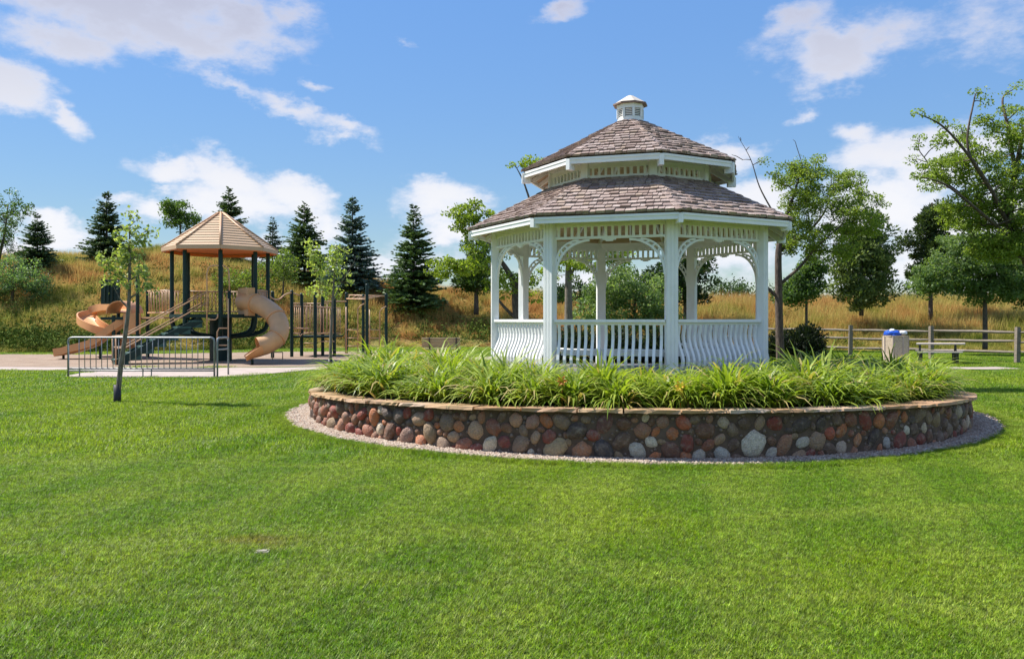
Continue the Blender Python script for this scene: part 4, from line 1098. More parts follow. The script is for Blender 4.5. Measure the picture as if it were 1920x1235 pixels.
def trees():
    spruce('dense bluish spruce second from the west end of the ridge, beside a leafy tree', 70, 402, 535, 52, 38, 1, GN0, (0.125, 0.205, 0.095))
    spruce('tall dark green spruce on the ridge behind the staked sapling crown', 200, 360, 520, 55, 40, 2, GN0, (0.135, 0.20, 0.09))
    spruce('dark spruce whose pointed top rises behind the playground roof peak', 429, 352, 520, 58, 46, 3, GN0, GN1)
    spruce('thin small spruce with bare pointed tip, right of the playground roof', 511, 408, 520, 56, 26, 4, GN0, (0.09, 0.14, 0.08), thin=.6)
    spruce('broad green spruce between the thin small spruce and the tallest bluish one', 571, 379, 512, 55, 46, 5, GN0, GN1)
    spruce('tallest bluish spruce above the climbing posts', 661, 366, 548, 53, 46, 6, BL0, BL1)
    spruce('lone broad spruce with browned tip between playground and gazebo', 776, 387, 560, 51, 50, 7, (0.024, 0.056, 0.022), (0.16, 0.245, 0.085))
    g = 'broadleaf trees in the park'
    dk0, dk1 = (0.028, 0.064, 0.014), (0.12, 0.185, 0.04)
    lt0, lt1 = (0.075, 0.120, 0.016), (0.25, 0.30, 0.045)
    # far west leafy tree and shrub
    make_tree('leafy_tree', 'loose leafy tree at the far west edge of the hill with sky showing through', 'tree', [PT(-12, 600, 48, .13), PT(-8, 520, 48, .10), PT(8, 440, 48, .06), PT(15, 385, 48, .03)],
              [EL(18, 400, 48, 44, 42, 1.2), EL(-20, 450, 48, 60, 60, 1), EL(5, 455, 48, 40, 50, .8)], 31, 75, 24, .22, .16, .09, dk0, (0.10, 0.15, 0.04), group=g)
    make_tree('bushy_tree', 'silvery green bushy tree below the westernmost spruce', 'tree', [PT(20, 610, 46, .12), PT(24, 540, 46, .07), PT(28, 500, 46, .04)],
              [EL(25, 520, 46, 62, 42, 1.2), EL(-30, 530, 46, 60, 50, 1), EL(65, 535, 46, 30, 28, .4)], 32, 120, 46, .25, .13, .08, (0.05, 0.10, 0.045), (0.19, 0.27, 0.13), group=g)
    make_tree('leafy_tree', 'small round headed leafy tree between two ridge spruces left of the playground roof', 'tree', [PT(338, 470, 58, .09), PT(338, 430, 58, .06), PT(337, 390, 58, .03)],
              [EL(337, 403, 58, 40, 32, 1), EL(318, 390, 58, 24, 18, .3), EL(355, 420, 58, 24, 22, .3)], 33, 60, 34, .26, .17, .12, dk0, dk1, group=g, flat=.7)
    make_tree('leafy_shrub', 'pale green shrub on the slope behind the tube slide', 'shrub', [PT(530, 560, 50, .06), PT(532, 510, 50, .04), PT(530, 480, 50, .02)],
              [EL(530, 500, 50, 36, 36, 1), EL(478, 530, 50, 40, 36, 1), EL(420, 540, 50, 30, 40, .7)], 34, 80, 34, .25, .14, .09, (0.06, 0.10, 0.02), (0.18, 0.23, 0.06), group='shrubs on the slope')
    # locust left of the gazebo
    Y = 27.0
    make_tree('locust_tree', 'spreading yellow green locust tree with dark leaning trunk behind the gazebo west side', 'tree',
              [PT(975, 640, Y, .16), PT(968, 575, Y, .14), PT(965, 535, Y, .12), PT(950, 505, Y, .09), PT(925, 470, Y, .06), PT(905, 440, Y, .03)],
              [EL(880, 410, Y, 45, 32, 1), EL(850, 505, Y, 52, 22, 1.0), EL(890, 480, Y, 50, 40, 1), EL(985, 305, Y, 36, 12, .28), EL(940, 530, Y, 40, 40, .5), EL(1010, 540, Y, 45, 40, .7), EL(1075, 500, Y, 50, 35, .7), EL(1000, 440, Y, 90, 60, .6)],
              35, 120, 34, .17, .12, .075, lt0, lt1, group=g, limbs=[[PT(970, 600, Y, .08), PT(945, 575, Y, .06), PT(918, 540, Y, .03)], [PT(966, 540, Y, .10), PT(985, 490, Y, .05), PT(1005, 430, Y, .03), PT(985, 350, Y, .018), PT(965, 308, Y, .012)]], flat=.45)
    make_tree('pine_tree', 'young dark green pine beyond the locust leaves west of the gazebo', 'tree', [PT(893, 590, 50, .16), PT(893, 500, 50, .09), PT(894, 425, 50, .03)],
              [EL(893, 510, 50, 36, 42, 1), EL(893, 460, 50, 20, 40, .5), EL(890, 525, 50, 48, 24, .6)], 36, 130, 70, .22, .22, .075, (0.03, 0.065, 0.014), (0.11, 0.17, 0.035), needles=True, group=g)
    # seen through the gazebo
    Y = 30.0
    make_tree('leafy_tree', 'grey trunked tree framed between the front west post and the back post of the gazebo', 'tree', [PT(1066, 660, Y, .17), PT(1066, 560, Y, .14), PT(1066, 500, Y, .11), PT(1070, 460, Y, .07), PT(1085, 420, Y, .04)],
              [EL(1060, 470, Y, 60, 34, 1), EL(1110, 450, Y, 60, 36, 1), EL(1040, 430, Y, 80, 40, .8), EL(1150, 480, Y, 40, 26, .6)], 37, 90, 34, .20, .12, .075, lt0, lt1, bark_m=bark_pale, group=g, flat=.5, limbs=[[PT(1067, 520, Y, .08), PT(1085, 490, Y, .05), PT(1105, 480, Y, .025)]])
    make_tree('flowering_shrub', 'large rounded shrub with pale blossom clusters seen through the gazebo front', 'shrub', [PT(1190, 655, 38, .10), PT(1190, 590, 38, .07), PT(1190, 540, 38, .03)],
              [EL(1190, 560, 38, 80, 50, 1), EL(1160, 530, 38, 60, 36, .7), EL(1225, 590, 38, 50, 36, .6), EL(1120, 580, 38, 60, 44, .6)], 38, 150, 55, .26, .13, .09, (0.03, 0.07, 0.018), (0.22, 0.28, 0.12), group='shrubs on the slope')
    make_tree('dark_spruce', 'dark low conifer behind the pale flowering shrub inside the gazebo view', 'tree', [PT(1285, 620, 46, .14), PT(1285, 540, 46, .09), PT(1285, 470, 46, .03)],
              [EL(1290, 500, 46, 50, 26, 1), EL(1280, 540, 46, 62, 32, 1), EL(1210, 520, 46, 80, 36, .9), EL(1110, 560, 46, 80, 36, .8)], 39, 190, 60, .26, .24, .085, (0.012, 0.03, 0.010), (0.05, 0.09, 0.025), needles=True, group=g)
    # locust right of the gazebo
    Y = 19.0
    make_tree('locust_tree', 'locust tree with bare upper twigs and leaves swept east, directly beside the gazebo roof', 'tree',
              [PT(1464, 690, Y, .105), PT(1461, 600, Y, .095), PT(1460, 540, Y, .090), PT(1460, 470, Y, .078), PT(1470, 420, Y, .05), PT(1490, 360, Y, .03), PT(1505, 310, Y, .012)],
              [EL(1560, 390, Y, 90, 46, 1.5), EL(1500, 350, Y, 60, 50, .9), EL(1590, 345, Y, 36, 40, .5), EL(1615, 420, Y, 46, 24, .7), EL(1540, 460, Y, 70, 40, 1.0), EL(1480, 430, Y, 40, 40, .4), EL(1515, 320, Y, 44, 26, .4)],
              41, 150, 52, .13, .07, .036, lt0, (0.225, 0.275, 0.055), group=g, flat=.5, airy=1.45,
              limbs=[[PT(1460, 535, Y, .045), PT(1500, 500, Y, .034), PT(1530, 465, Y - .3, .026), PT(1580, 420, Y - .5, .012)], [PT(1461, 560, Y, .05), PT(1435, 535, Y, .035), PT(1415, 505, Y + .3, .02)], [PT(1462, 470, Y, .042), PT(1510, 440, Y + .3, .026), PT(1550, 390, Y + .5, .018), PT(1560, 330, Y + .5, .008)],
                     [PT(1470, 430, Y, .026), PT(1448, 395, Y, .018), PT(1424, 350, Y, .012), PT(1408, 300, Y, .007), PT(1384, 256, Y, .004)]],
              bare=[PT(1388, 258, Y), PT(1432, 300, Y), PT(1393, 300, Y), PT(1405, 275, Y), PT(1420, 330, Y), PT(1487, 262, Y), PT(1372, 290, Y), PT(1436, 325, Y), PT(1600, 480, Y), PT(1575, 500, Y)],
              extra_att=[PT(1648, 375, Y), PT(1660, 385, Y), PT(1435, 303, Y), PT(1450, 330, Y)])
    make_tree('leafy_tree', 'slim dark young tree standing behind the locust trunk near the fence', 'tree', [PT(1512, 640, 40, .075), PT(1512, 570, 40, .065), PT(1512, 500, 40, .06), PT(1512, 460, 40, .03)],
              [EL(1510, 525, 40, 38, 26, 1), EL(1492, 552, 40, 44, 20, .8), EL(1526, 502, 40, 24, 28, .5)], 42, 80, 50, .26, .15, .10, (0.022, 0.052, 0.016), (0.11, 0.165, 0.045), group=g)
    make_tree('pine_tree', 'rounded full pine with dark core between locust and eastern trees', 'tree', [PT(1615, 592, 44, .13), PT(1615, 530, 44, .11), PT(1614, 460, 44, .08), PT(1612, 415, 44, .04)],
              [EL(1614, 500, 44, 46, 54, 1.3), EL(1606, 440, 44, 26, 36, .45), EL(1636, 475, 44, 30, 40, .6), EL(1586, 528, 44, 30, 30, .45), EL(1645, 535, 44, 24, 24, .35), EL(1612, 556, 44, 38, 22, .5)], 43, 120, 130, .34, .22, .085, (0.022, 0.052, 0.014), (0.27, 0.33, 0.115), needles=True, group=g, extra_att=[PT(1662, 432, 44), PT(1566, 470, 44), PT(1670, 512, 44), PT(1552, 540, 44), PT(1598, 398, 44), PT(1632, 402, 44), PT(1674, 470, 44), PT(1580, 440, 44), PT(1660, 556, 44), PT(1650, 410, 44), PT(1612, 388, 44), PT(1562, 505, 44), PT(1676, 540, 44)])
    make_tree('pine_tree', 'dark upright pine whose ragged top shows above the round headed tree', 'tree', [PT(1745, 600, 46, .13), PT(1745, 500, 46, .10), PT(1748, 400, 46, .06), PT(1748, 380, 46, .03)],
              [EL(1752, 415, 46, 28, 36, 1), EL(1742, 455, 46, 36, 34, 1), EL(1722, 515, 46, 20, 36, .6), EL(1702, 450, 46, 10, 22, .25), EL(1765, 480, 46, 46, 46, .8)], 44, 110, 110, .32, .22, .085, (0.014, 0.034, 0.012), (0.11, 0.15, 0.055), needles=True, group=g)
    Y = 36.0
    make_tree('crabapple_tree', 'dense round headed grey green tree behind the picnic table', 'tree', [PT(1847, 655, Y, .115), PT(1847, 590, Y, .10), PT(1846, 540, Y, .08), PT(1842, 480, Y, .05)],
              [EL(1840, 495, Y, 92, 52, 1.6), EL(1760, 525, Y, 60, 34, .8), EL(1900, 510, Y, 60, 50, .9), EL(1820, 455, Y, 60, 30, .5), EL(1850, 545, Y, 76, 24, .5)], 45, 280, 60, .24, .13, .09, (0.034, 0.074, 0.022), (0.17, 0.225, 0.085), group=g)
    make_tree('leafy_tree', 'dark tree at the far east edge beyond the round headed tree', 'tree', [PT(1960, 620, 42, .18), PT(1960, 540, 42, .14), PT(1960, 470, 42, .06)],
              [EL(1955, 500, 42, 70, 70, 1), EL(1930, 545, 42, 50, 30, .5)], 46, 120, 44, .28, .16, .11, (0.014, 0.036, 0.010), (0.06, 0.10, 0.025), group=g)
    # big locust at the right edge
    Y = 15.0
    tr = [PT(1995, 760, Y, .20), PT(1985, 640, Y, .18), PT(1965, 560, Y, .16), PT(1925, 480, Y, .11), PT(1893, 400, Y, .06), PT(1905, 320, Y, .05), PT(1920, 240, Y, .03)]
    make_tree('locust_tree', 'large locust tree reaching in from the east side with layered feathery branches', 'tree', tr,
              [EL(1880, 420, Y, 110, 60, 1.6), EL(1830, 260, Y, 80, 40, .6), EL(1920, 260, Y, 60, 90, .8), EL(1780, 320, Y, 60, 26, .5), EL(1940, 400, Y, 90, 90, 1.2), EL(1820, 395, Y, 60, 36, .7), EL(1870, 340, Y, 70, 46, .8), EL(2040, 330, Y, 90, 130, 1.0), EL(1890, 470, Y, 70, 30, .8)],
              47, 230, 60, .115, .064, .034, lt0, (0.225, 0.28, 0.055), group=g, flat=.45, airy=1.45,
              limbs=[[PT(1905, 455, Y, .045), PT(1862, 362, Y - .4, .034), PT(1812, 286, Y - .7, .022), PT(1765, 235, Y - .9, .02), PT(1718, 212, Y - 1, .008)],
                     [PT(1900, 430, Y, .036), PT(1826, 380, Y + .4, .026), PT(1765, 335, Y + .5, .022), PT(1725, 285, Y + .6, .01)],
                     [PT(1910, 460, Y, .036), PT(1838, 398, Y - .5, .026), PT(1770, 345, Y - .8, .022), PT(1712, 330, Y - .9, .008)],
                     [PT(1860, 360, Y - .4, .03), PT(1815, 280, Y - .6, .02), PT(1826, 190, Y - .6, .010), PT(1832, 172, Y - .6, .006)],
                     [PT(1905, 330, Y, .04), PT(1890, 240, Y, .025), PT(1880, 185, Y + .2, .012), PT(1905, 165, Y + .2, .006)],
                     [PT(1975, 590, Y, .08), PT(2040, 480, Y + .5, .06), PT(2060, 330, Y + .6, .03)]],
              extra_att=[PT(1720, 212, Y - 1), PT(1740, 218, Y - 1), PT(1760, 225, Y - .9), PT(1780, 235, Y - .8), PT(1718, 275, Y + .6), PT(1712, 300, Y + .6), PT(1725, 258, Y + .6), PT(1828, 172, Y - .6), PT(1845, 175, Y - .5), PT(1845, 195, Y - .5), PT(1720, 330, Y - .9), PT(1735, 335, Y - .8), PT(1893, 175, Y), PT(1910, 160, Y), PT(1745, 310, Y + .5), PT(1735, 350, Y - .5), PT(1755, 355, Y - .5)])
    # dark yew beside the gazebo
    Y = 20.5
    make_tree('yew_shrub', 'almost black rounded evergreen shrub at the foot of the locust beside the gazebo', 'shrub', [PT(1490, 705, Y, .06), PT(1490, 670, Y, .05), PT(1490, 640, Y, .02)],
              [EL(1488, 660, Y, 48, 46, 1.6), EL(1452, 668, Y, 34, 34, .6), EL(1515, 650, Y, 24, 36, .5)], 51, 220, 110, .15, .085, .03, (0.006, 0.012, 0.006), (0.022, 0.034, 0.014), needles=True, group='shrubs on the slope', flat=.9)
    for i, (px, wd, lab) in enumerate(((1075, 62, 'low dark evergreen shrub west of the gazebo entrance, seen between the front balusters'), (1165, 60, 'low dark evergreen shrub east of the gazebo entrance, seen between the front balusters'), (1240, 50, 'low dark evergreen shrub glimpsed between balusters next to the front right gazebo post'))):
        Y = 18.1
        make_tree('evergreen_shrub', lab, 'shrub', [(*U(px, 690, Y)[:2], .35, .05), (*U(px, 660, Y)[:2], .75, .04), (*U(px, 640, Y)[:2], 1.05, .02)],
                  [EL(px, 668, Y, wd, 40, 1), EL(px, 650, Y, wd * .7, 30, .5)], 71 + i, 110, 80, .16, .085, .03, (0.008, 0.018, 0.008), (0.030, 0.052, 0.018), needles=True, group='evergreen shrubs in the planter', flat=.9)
    # saplings
    Y = 15.45; z0 = 0.0
    def sapling(label, trunk, crown, seed, n, ln, cl, ls, lw, c0, c1, limbs, bare=(), gr=.068, gh=.34, extra=()):
        th = make_tree('sapling_tree', label, 'tree', trunk, crown, seed, n, ln, cl, ls, lw, c0, c1, bark_m=bark_pale, group='staked saplings on the lawn', flat=.8, limbs=limbs, bare=bare, twig=.006, first=.45, extra_att=extra)
        x, y = trunk[0][:2]; mb = MB(); mb.lathe((x, y, 0), [(gr * .96, 0.0), (gr, .01), (gr, gh), (gr * .9, gh), (gr * .9, 0.02)], 14); mb.build('trunk_guard', black_plastic, th, smooth=True)
    sapling('slender leaning sapling with black trunk guard in front of the bike rack', [(*U(220, 750, Y)[:2], 0.0, .052), PT(226, 690, Y, .048), PT(236, 620, Y, .042), PT(242, 560, Y, .034), PT(243, 490, Y, .026), PT(243, 425, Y, .012)],
            [EL(232, 505, Y, 50, 50, 1.2), EL(250, 450, Y, 38, 40, .8), EL(262, 535, Y, 34, 30, .4), EL(205, 500, Y, 26, 34, .4)], 61, 40, 13, .10, .095, .065, (0.075, 0.115, 0.03), (0.36, 0.39, 0.17),
            [[PT(238, 575, Y, .018), PT(225, 560, Y, .014), PT(212, 535, Y, .007)], [PT(242, 560, Y, .02), PT(262, 545, Y, .012), PT(278, 520, Y, .006)]], extra=[PT(240, 400, Y), PT(288, 436, Y), PT(280, 430, Y), PT(190, 480, Y), PT(215, 545, Y)])
    Y = 25.4
    sapling('thin pale leaved sapling standing near the west end of the planter', [(*U(619, 690, Y)[:2], 0.0, .055), PT(621, 620, Y, .045), PT(624, 560, Y, .035), PT(628, 500, Y, .02), PT(632, 460, Y, .01)],
            [EL(622, 510, Y, 30, 40, 1.2), EL(590, 490, Y, 14, 36, .6), EL(610, 545, Y, 38, 16, .7), EL(640, 480, Y, 20, 30, .6)], 62, 30, 16, .13, .13, .08, (0.13, 0.18, 0.04), (0.40, 0.44, 0.17),
            [[PT(622, 570, Y, .02), PT(640, 530, Y, .014), PT(665, 490, Y, .006)]], bare=[PT(668, 478, Y), PT(655, 500, Y), PT(672, 500, Y)], extra=[PT(575, 455, Y), PT(578, 470, Y), PT(585, 545, Y), PT(655, 530, Y)])
trees()

# far wood beyond the field
def far_wood():
    r = np.random.default_rng(77); C = []
    for (p0, p1, ytop, Y, hb) in ((1290, 1480, 540, 95, 26), (1480, 2000, 552, 100, 22), (985, 1300, 556, 92, 22), (640, 985, 565, 98, 20), (2000, 2300, 545, 95, 26)):
        for px in np.arange(p0, p1, 7.0):
            yt = ytop + 9 * math.sin(px * .045) + 6 * math.sin(px * .13) + r.uniform(-4, 4)
            n = 10
            for k in range(n):
                C.append((U(px + r.normal(0, 5), yt + hb * 2.2 * r.uniform(0, 1) ** 1.2, Y + r.normal(0, 2.5))))
    C = np.array(C); idx = np.repeat(np.arange(len(C)), 22); N = len(idx)
    pos_ = C[idx] + r.normal(0, .42, (N, 3)); g = (r.uniform(0, 1, N) * .5 + r.uniform(0, 1, len(C))[idx] * .5)[:, None]
    cols = np.array((0.020, 0.045, 0.022)) * (1 - g) + np.array((0.075, 0.120, 0.050)) * g
    V, Fc, cc = leaf_quads(pos_, r.normal(0, 1, (N, 3)), r.normal(0, .8, (N, 3)) + A(0, 0, .8), r.uniform(.2, .4, N), r.uniform(.14, .26, N), cols)
    o = obj('far_woods', mesh_np('far_woods', V, Fc, cc, mat=leaf)); tag(o, kind='stuff')
far_wood()

# ------------------------------------------------------------------ meadow and lawn blades
def in_poly(x, y, poly):
    c = np.zeros(len(x), bool); n = len(poly)
    for i in range(n):
        x0, y0 = poly[i]; x1, y1 = poly[(i + 1) % n]
        t = ((y0 > y) != (y1 > y)) & (x < (x1 - x0) * (y - y0) / (y1 - y0 + 1e-12) + x0); c ^= t
    return c
def near_path(x, y, P, w):
    P = spline([A(p[0], p[1], 0) for p in P], 8); m = np.zeros(len(x), bool)
    for p in P: m |= (x - p[0]) ** 2 + (y - p[1]) ** 2 < (w / 2) ** 2
    return m
def meadow():
    r = np.random.default_rng(41)
    pats = [blades(150, .55, .35, .85, .022, .55, r, 2, True) for _ in range(3)] + [blades(110, .5, .6, 1.15, .020, .5, r, 2, True) for _ in range(2)]
    n = 15000; t = r.uniform(-.80, .82, n); Y = np.sqrt(r.uniform(36.5 ** 2, 66 ** 2, n)); X = t * Y
    b = np.interp(t, hb_t, hb_b); rr = np.interp(t, hb_t, hb_r)
    ok = (Y > b + 0.3) & (Y < rr + 5); X, Y, t, b = X[ok], Y[ok], t[ok], b[ok]
    Z = hill_z(X, Y) - .03; n = len(X); rot = np.zeros((n, 3)); rot[:, 2] = r.uniform(0, 6.28, n); rot[:, :2] = r.normal(0, .10, (n, 2))
    east = np.clip((t - .0) / .15, 0, 1); f = np.clip((Y - b) / 4, .35, 1)
    s_ = r.uniform(.5, 1.3, n) * f * (0.8 + .3 * east)
    var = np.where(r.uniform(0, 1, n) < .25 + .55 * east, r.integers(3, 5, n), r.integers(0, 3, n))
    scatter('meadow_grass', pats, np.stack([X, Y, Z], 1), rot, np.stack([s_ ** .6, s_ ** .6, s_], 1), var, meadow_m)
    # weeds: leafy clumps on the slope, thickest along its foot in the west
    wd = []
    for _ in range(3):
        N = 130; c = r.normal(0, 1, (N, 3)) * A(.34, .34, .20) + A(0, 0, .32); g = r.uniform(0, 1, N)
        V, Fc, cc = leaf_quads(c, r.normal(0, 1, (N, 3)), r.normal(0, .9, (N, 3)) + A(0, 0, .4), r.uniform(.08, .20, N), r.uniform(.03, .06, N), np.repeat(g[:, None], 3, 1)); wd.append((V, Fc, cc[:, 0]))
    P = []
    for (px, py, n, sx, sy) in ((110, 632, 40, 45, 9), (210, 640, 8, 40, 8), (320, 640, 12, 120, 8), (560, 640, 16, 150, 7), (840, 632, 10, 60, 8)):
        for _ in range(n):
            q = px + r.normal(0, sx); tt = (q - 960) / F; bb = np.interp(tt, hb_t, hb_b); y = bb + .4 + abs(r.normal(0, 1.9)); P.append((tt * y, y))
    for _ in range(560):
        tt = r.uniform(-.75, .0) if r.uniform() < .7 else r.uniform(-.75, .75); bb = np.interp(tt, hb_t, hb_b); y = bb + .5 + 12 * r.uniform(0, 1); P.append((tt * y, y))
    P = np.array(P); n = len(P); Z = hill_z(P[:, 0], P[:, 1]) - .02; rot = np.zeros((n, 3)); rot[:, 2] = r.uniform(0, 6.28, n); s_ = r.uniform(.4, 1.55, n)
    m, t, out = new_mat('weed_leaf'); at = t.node('ShaderNodeAttribute', attribute_name='tint'); oi = t.node('ShaderNodeObjectInfo')
    col = t.ramp(t.math('ADD', t.math('MULTIPLY', at.outputs['Fac'], .55), t.math('MULTIPLY', oi.outputs['Random'], .45)), [(0.1, (0.035, 0.075, 0.014, 1)), (0.55, (0.105, 0.155, 0.022, 1)), (0.95, (0.22, 0.23, 0.045, 1))])
    pbsdf(t, out, col, .9, spec=.1)
    scatter('weeds', wd, np.stack([P[:, 0], P[:, 1], Z], 1), rot, np.stack([s_, s_, s_], 1), r.integers(0, 3, n), m)
meadow()

def lawn():
    r = np.random.default_rng(55)
    near = [blades(1350, .25, .014, .036, .0052, 1.4, r) for _ in range(4)]
    mid = [blades(620, .30, .024, .060, .0095, 1.1, r) for _ in range(3)]
    far = [blades(560, .50, .024, .058, .017, 1.1, r) for _ in range(3)]
    def region(y0, y1, step, half):
        P = []
        for y in np.arange(y0, y1, step):
            w = .68 * y + 2.8; x = np.arange(-w, w, step); P.append(np.stack([x, np.full(len(x), y)], 1))
        P = np.concatenate(P) + r.uniform(-step * .45, step * .45, (sum(len(p) for p in P), 2))
        x, y = P[:, 0], P[:, 1]; a = np.arctan2(y - GC[1], x - GC[0]); d = np.hypot(x - GC[0], y - GC[1])
        gr = 5.535 + np.where(np.cos(a) < 0, .225, .32) * np.abs(np.cos(a)) ** 5
        k = (d > gr + half * .55) & ~in_poly(x, y, playpoly) & ~in_poly(x, y, pad) & ~near_path(x, y, PATH_W, 1.5 + half) & ~near_path(x, y, PATH_E, 1.1 + half)
        return P[k]
    P0 = region(2.6, 9.5, .25, .25); P1 = region(9.5, 18, .42, .30); P2 = region(18, 46, .72, .50)
    b2 = np.interp(P2[:, 0] / P2[:, 1], hb_t, hb_b); P2 = P2[P2[:, 1] < b2 + .5]
    # a finer fringe against the gravel edge
    a = r.uniform(R(-200), R(20), 1700); q = np.array([gravel_r(v) for v in a]) + r.uniform(.10, .32, len(a)); PF = np.stack([GC[0] + q * np.cos(a), GC[1] + q * np.sin(a)], 1)
    frg = [blades(140, .09, .030, .062, .0055, .9, r, 1, True) for _ in range(2)]
    pats = near + mid + far + frg; pts = []; var = []
    for P, lo, hi in ((P0, 0, 4), (P1, 4, 7), (P2, 7, 10), (PF, 10, 12)):
        pts.append(P); var.append(r.integers(lo, hi, len(P)))
    P = np.concatenate(pts); var = np.concatenate(var); n = len(P); rot = np.zeros((n, 3)); rot[:, 2] = r.uniform(0, 6.28, n)
    s_ = r.uniform(.85, 1.2, n)
    scatter('grass', pats, np.concatenate([P, np.zeros((n, 1))], 1), rot, np.stack([np.ones(n), np.ones(n), s_], 1), var, grass_m)
lawn()

# ------------------------------------------------------------------ playground
def playground():
    TC = A((414 - 960) / F * 31, 31.0); th0 = R(-3)
    pg = thing('playground', (TC[0], TC[1], 0), 'dark green and tan playground climbing structure with octagonal roof and slides', 'playground')
    ang = lambda i: R(-112.5) + th0 + i * math.pi / 4
    def pc(i, r, z): a = ang(i); return A(TC[0] + r * math.cos(a), TC[1] + r * math.sin(a), z)
    ZD = 1.78
    for i in range(8):
        mb = MB(); p = pc(i, 1.74, 0)
        mb.tube([p + A(0, 0, 1.46), p + A(0, 0, 4.22)], 0.075, 10)
        mb.tube(spline([p + A(0, 0, 1.50), pc(i, 1.60, 1.18), pc(i, 1.15, 1.0), pc(i, .38, .92)], 5), .085, 8)
        mb.build('post', green_metal, pg, autosmooth=40)
    mb = MB(); mb.tube([A(*TC, -.1), A(*TC, ZD - .12)], .41, 20); mb.build('central_column', green_metal, pg, autosmooth=40)
    mb = MB(); mb.prism([tuple(pc(i, 1.84, 0)[:2]) for i in range(8)], ZD - .13, ZD); mb.build('platform', green_metal, pg)
    # roof
    rf = bpy.data.objects.new('roof', None); link(rf, pg); WOFF[rf.name] = (0, 0, 0)
    Re, ze, Rt, zt = 2.10, 4.27, .10, 5.66
    for i in range(8):
        mb = MB(); n = 13
        for j in range(n):
            f0, f1 = j / n, (j + 1) / n; r0, z0 = Re + (Rt - Re) * f0, ze + (zt - ze) * f0; r1, z1 = Re + (Rt - Re) * f1, ze + (zt - ze) * f1
            lift = .026
            V = [pc(i, r0 + .01, z0), pc(i + 1, r0 + .01, z0), pc(i + 1, r0 + .01, z0 + lift), pc(i, r0 + .01, z0 + lift), pc(i + 1, r1, z1), pc(i, r1, z1)]
            mb.add(V, [(0, 1, 2, 3), (3, 2, 4, 5)])
        mb.build('roof_panel', roof_plastic, rf)
        mb = MB(); mb.add([pc(i, Re - .02, ze - .02), pc(i + 1, Re - .02, ze - .02), pc(i + 1, Rt, zt - .08), pc(i, Rt, zt - .08)], [(3, 2, 1, 0)]); mb.build('roof_lining', orange_plastic, rf)
        mb = MB(); mb.tube([pc(i, Re + .02, ze + .015), pc(i, Rt, zt + .03)], .042, 8); mb.build('roof_rib', rib_plastic, rf, smooth=True)
        a, b = pc(i, Re + .012, 0), pc(i + 1, Re + .012, 0); t = nrm(b - a); n_ = A(t[1], -t[0], 0)
        mb = MB(); mb.box((a + b) / 2 + A(0, 0, ze - .045), (b - a) / 2, n_ * .012, (0, 0, .075)); mb.build('roof_edge', roof_plastic, rf)
        mb = MB(); mb.box((a + b) / 2 - n_ * .03 + A(0, 0, ze - .10), (b - a) / 2 - t * .03, n_ * .010, (0, 0, .055)); mb.build('roof_trim', orange_plastic, rf)
    mb = MB(); mb.lathe((*TC, zt - .02), [(.14, 0), (.12, .06), (.02, .10), (0.001, .10)], 12); mb.build('roof_cap', tan_plastic, rf)
    # barriers
    def barrier(p, q, z0, z1, nb, mat=tan_metal, rb=.020):
        b = bpy.data.objects.new('barrier', None); link(b, pg); WOFF[b.name] = (0, 0, 0); p = A(*p[:2], 0); q = A(*q[:2], 0)
        mb = MB(); mb.tube([p + A(0, 0, z1), q + A(0, 0, z1)], .028, 7); mb.tube([p + A(0, 0, z0), q + A(0, 0, z0)], .028, 7); mb.build('barrier_rail', mat, b, smooth=True)
        mb = MB(); mb.tube([p + A(0, 0, z0), p + A(0, 0, z1)], rb, 5); me = mb.mesh('barrier_bar', mat, True)
        for i in range(nb):
            f = (i + .5) / nb; o = bpy.data.objects.new('barrier_bar', me); o.location = Vector((q - p) * f); link(o, b)
    for i in (2, 3, 4, 5): barrier(pc(i, 1.74, 0), pc(i + 1, 1.74, 0), ZD + .12, 2.70, 9)
    # tube slide
    tp = spline([U(456, 566, 30.2), U(470, 566, 29.9), U(492, 574, 29.6), U(514, 590, 29.3), U(524, 612, 29.0), U(519, 632, 28.7), U(500, 645, 28.45), U(484, 650, 28.3)], 5)
    sl = bpy.data.objects.new('tube_slide', None); link(sl, pg); WOFF[sl.name] = (0, 0, 0)
    mb = MB(); mb.tube(tp, .345, 20, cap=False); mb.build('tube', tan_bleached, sl, smooth=True)
    for f in (.22, .48, .74):
        k = int(f * (len(tp) - 1)); mb = MB(); mb.tube([tp[k], tp[k] * .5 + tp[k + 1] * .5], .372, 20); mb.build('tube_ring', tan_plastic, sl, autosmooth=40)
    ch = spline([tp[-2], tp[-1], U(470, 654, 28.2), U(456, 659, 28.1)], 4)
    mb = MB(); V = []; m = 13; n = len(ch)
    for i, p in enumerate(ch):
        T = nrm(ch[min(i + 1, n - 1)] - ch[max(i - 1, 0)]); s_ = nrm(np.cross(T, (0, 0, 1))); u = np.cross(s_, T); span = math.pi * (1.05 - .42 * i / (n - 1)) 
        for rr in (.352, .322):
            for j in range(m):
                q = -span / 2 * 1.1 + span * 1.1 * j / (m - 1); V.append(p + rr * (math.sin(q) * s_ - math.cos(q) * u))
    Fc = []
    for i in range(n - 1):
        o, o2 = i * 2 * m, (i + 1) * 2 * m
        for j in range(m - 1):
            Fc += [(o + j, o + j + 1, o2 + j + 1, o2 + j), (o + m + j + 1, o + m + j, o2 + m + j, o2 + m + j + 1)]
        Fc += [(o, o2, o2 + m, o + m), (o + m - 1, o + 2 * m - 1, o2 + 2 * m - 1, o2 + m - 1)]
    o = (n - 1) * 2 * m; Fc += [(o + j, o + j + 1, o + m + j + 1, o + m + j) for j in range(m - 1)]
    mb.add(V, Fc); mb.build('chute', tan_plastic, sl, autosmooth=50)
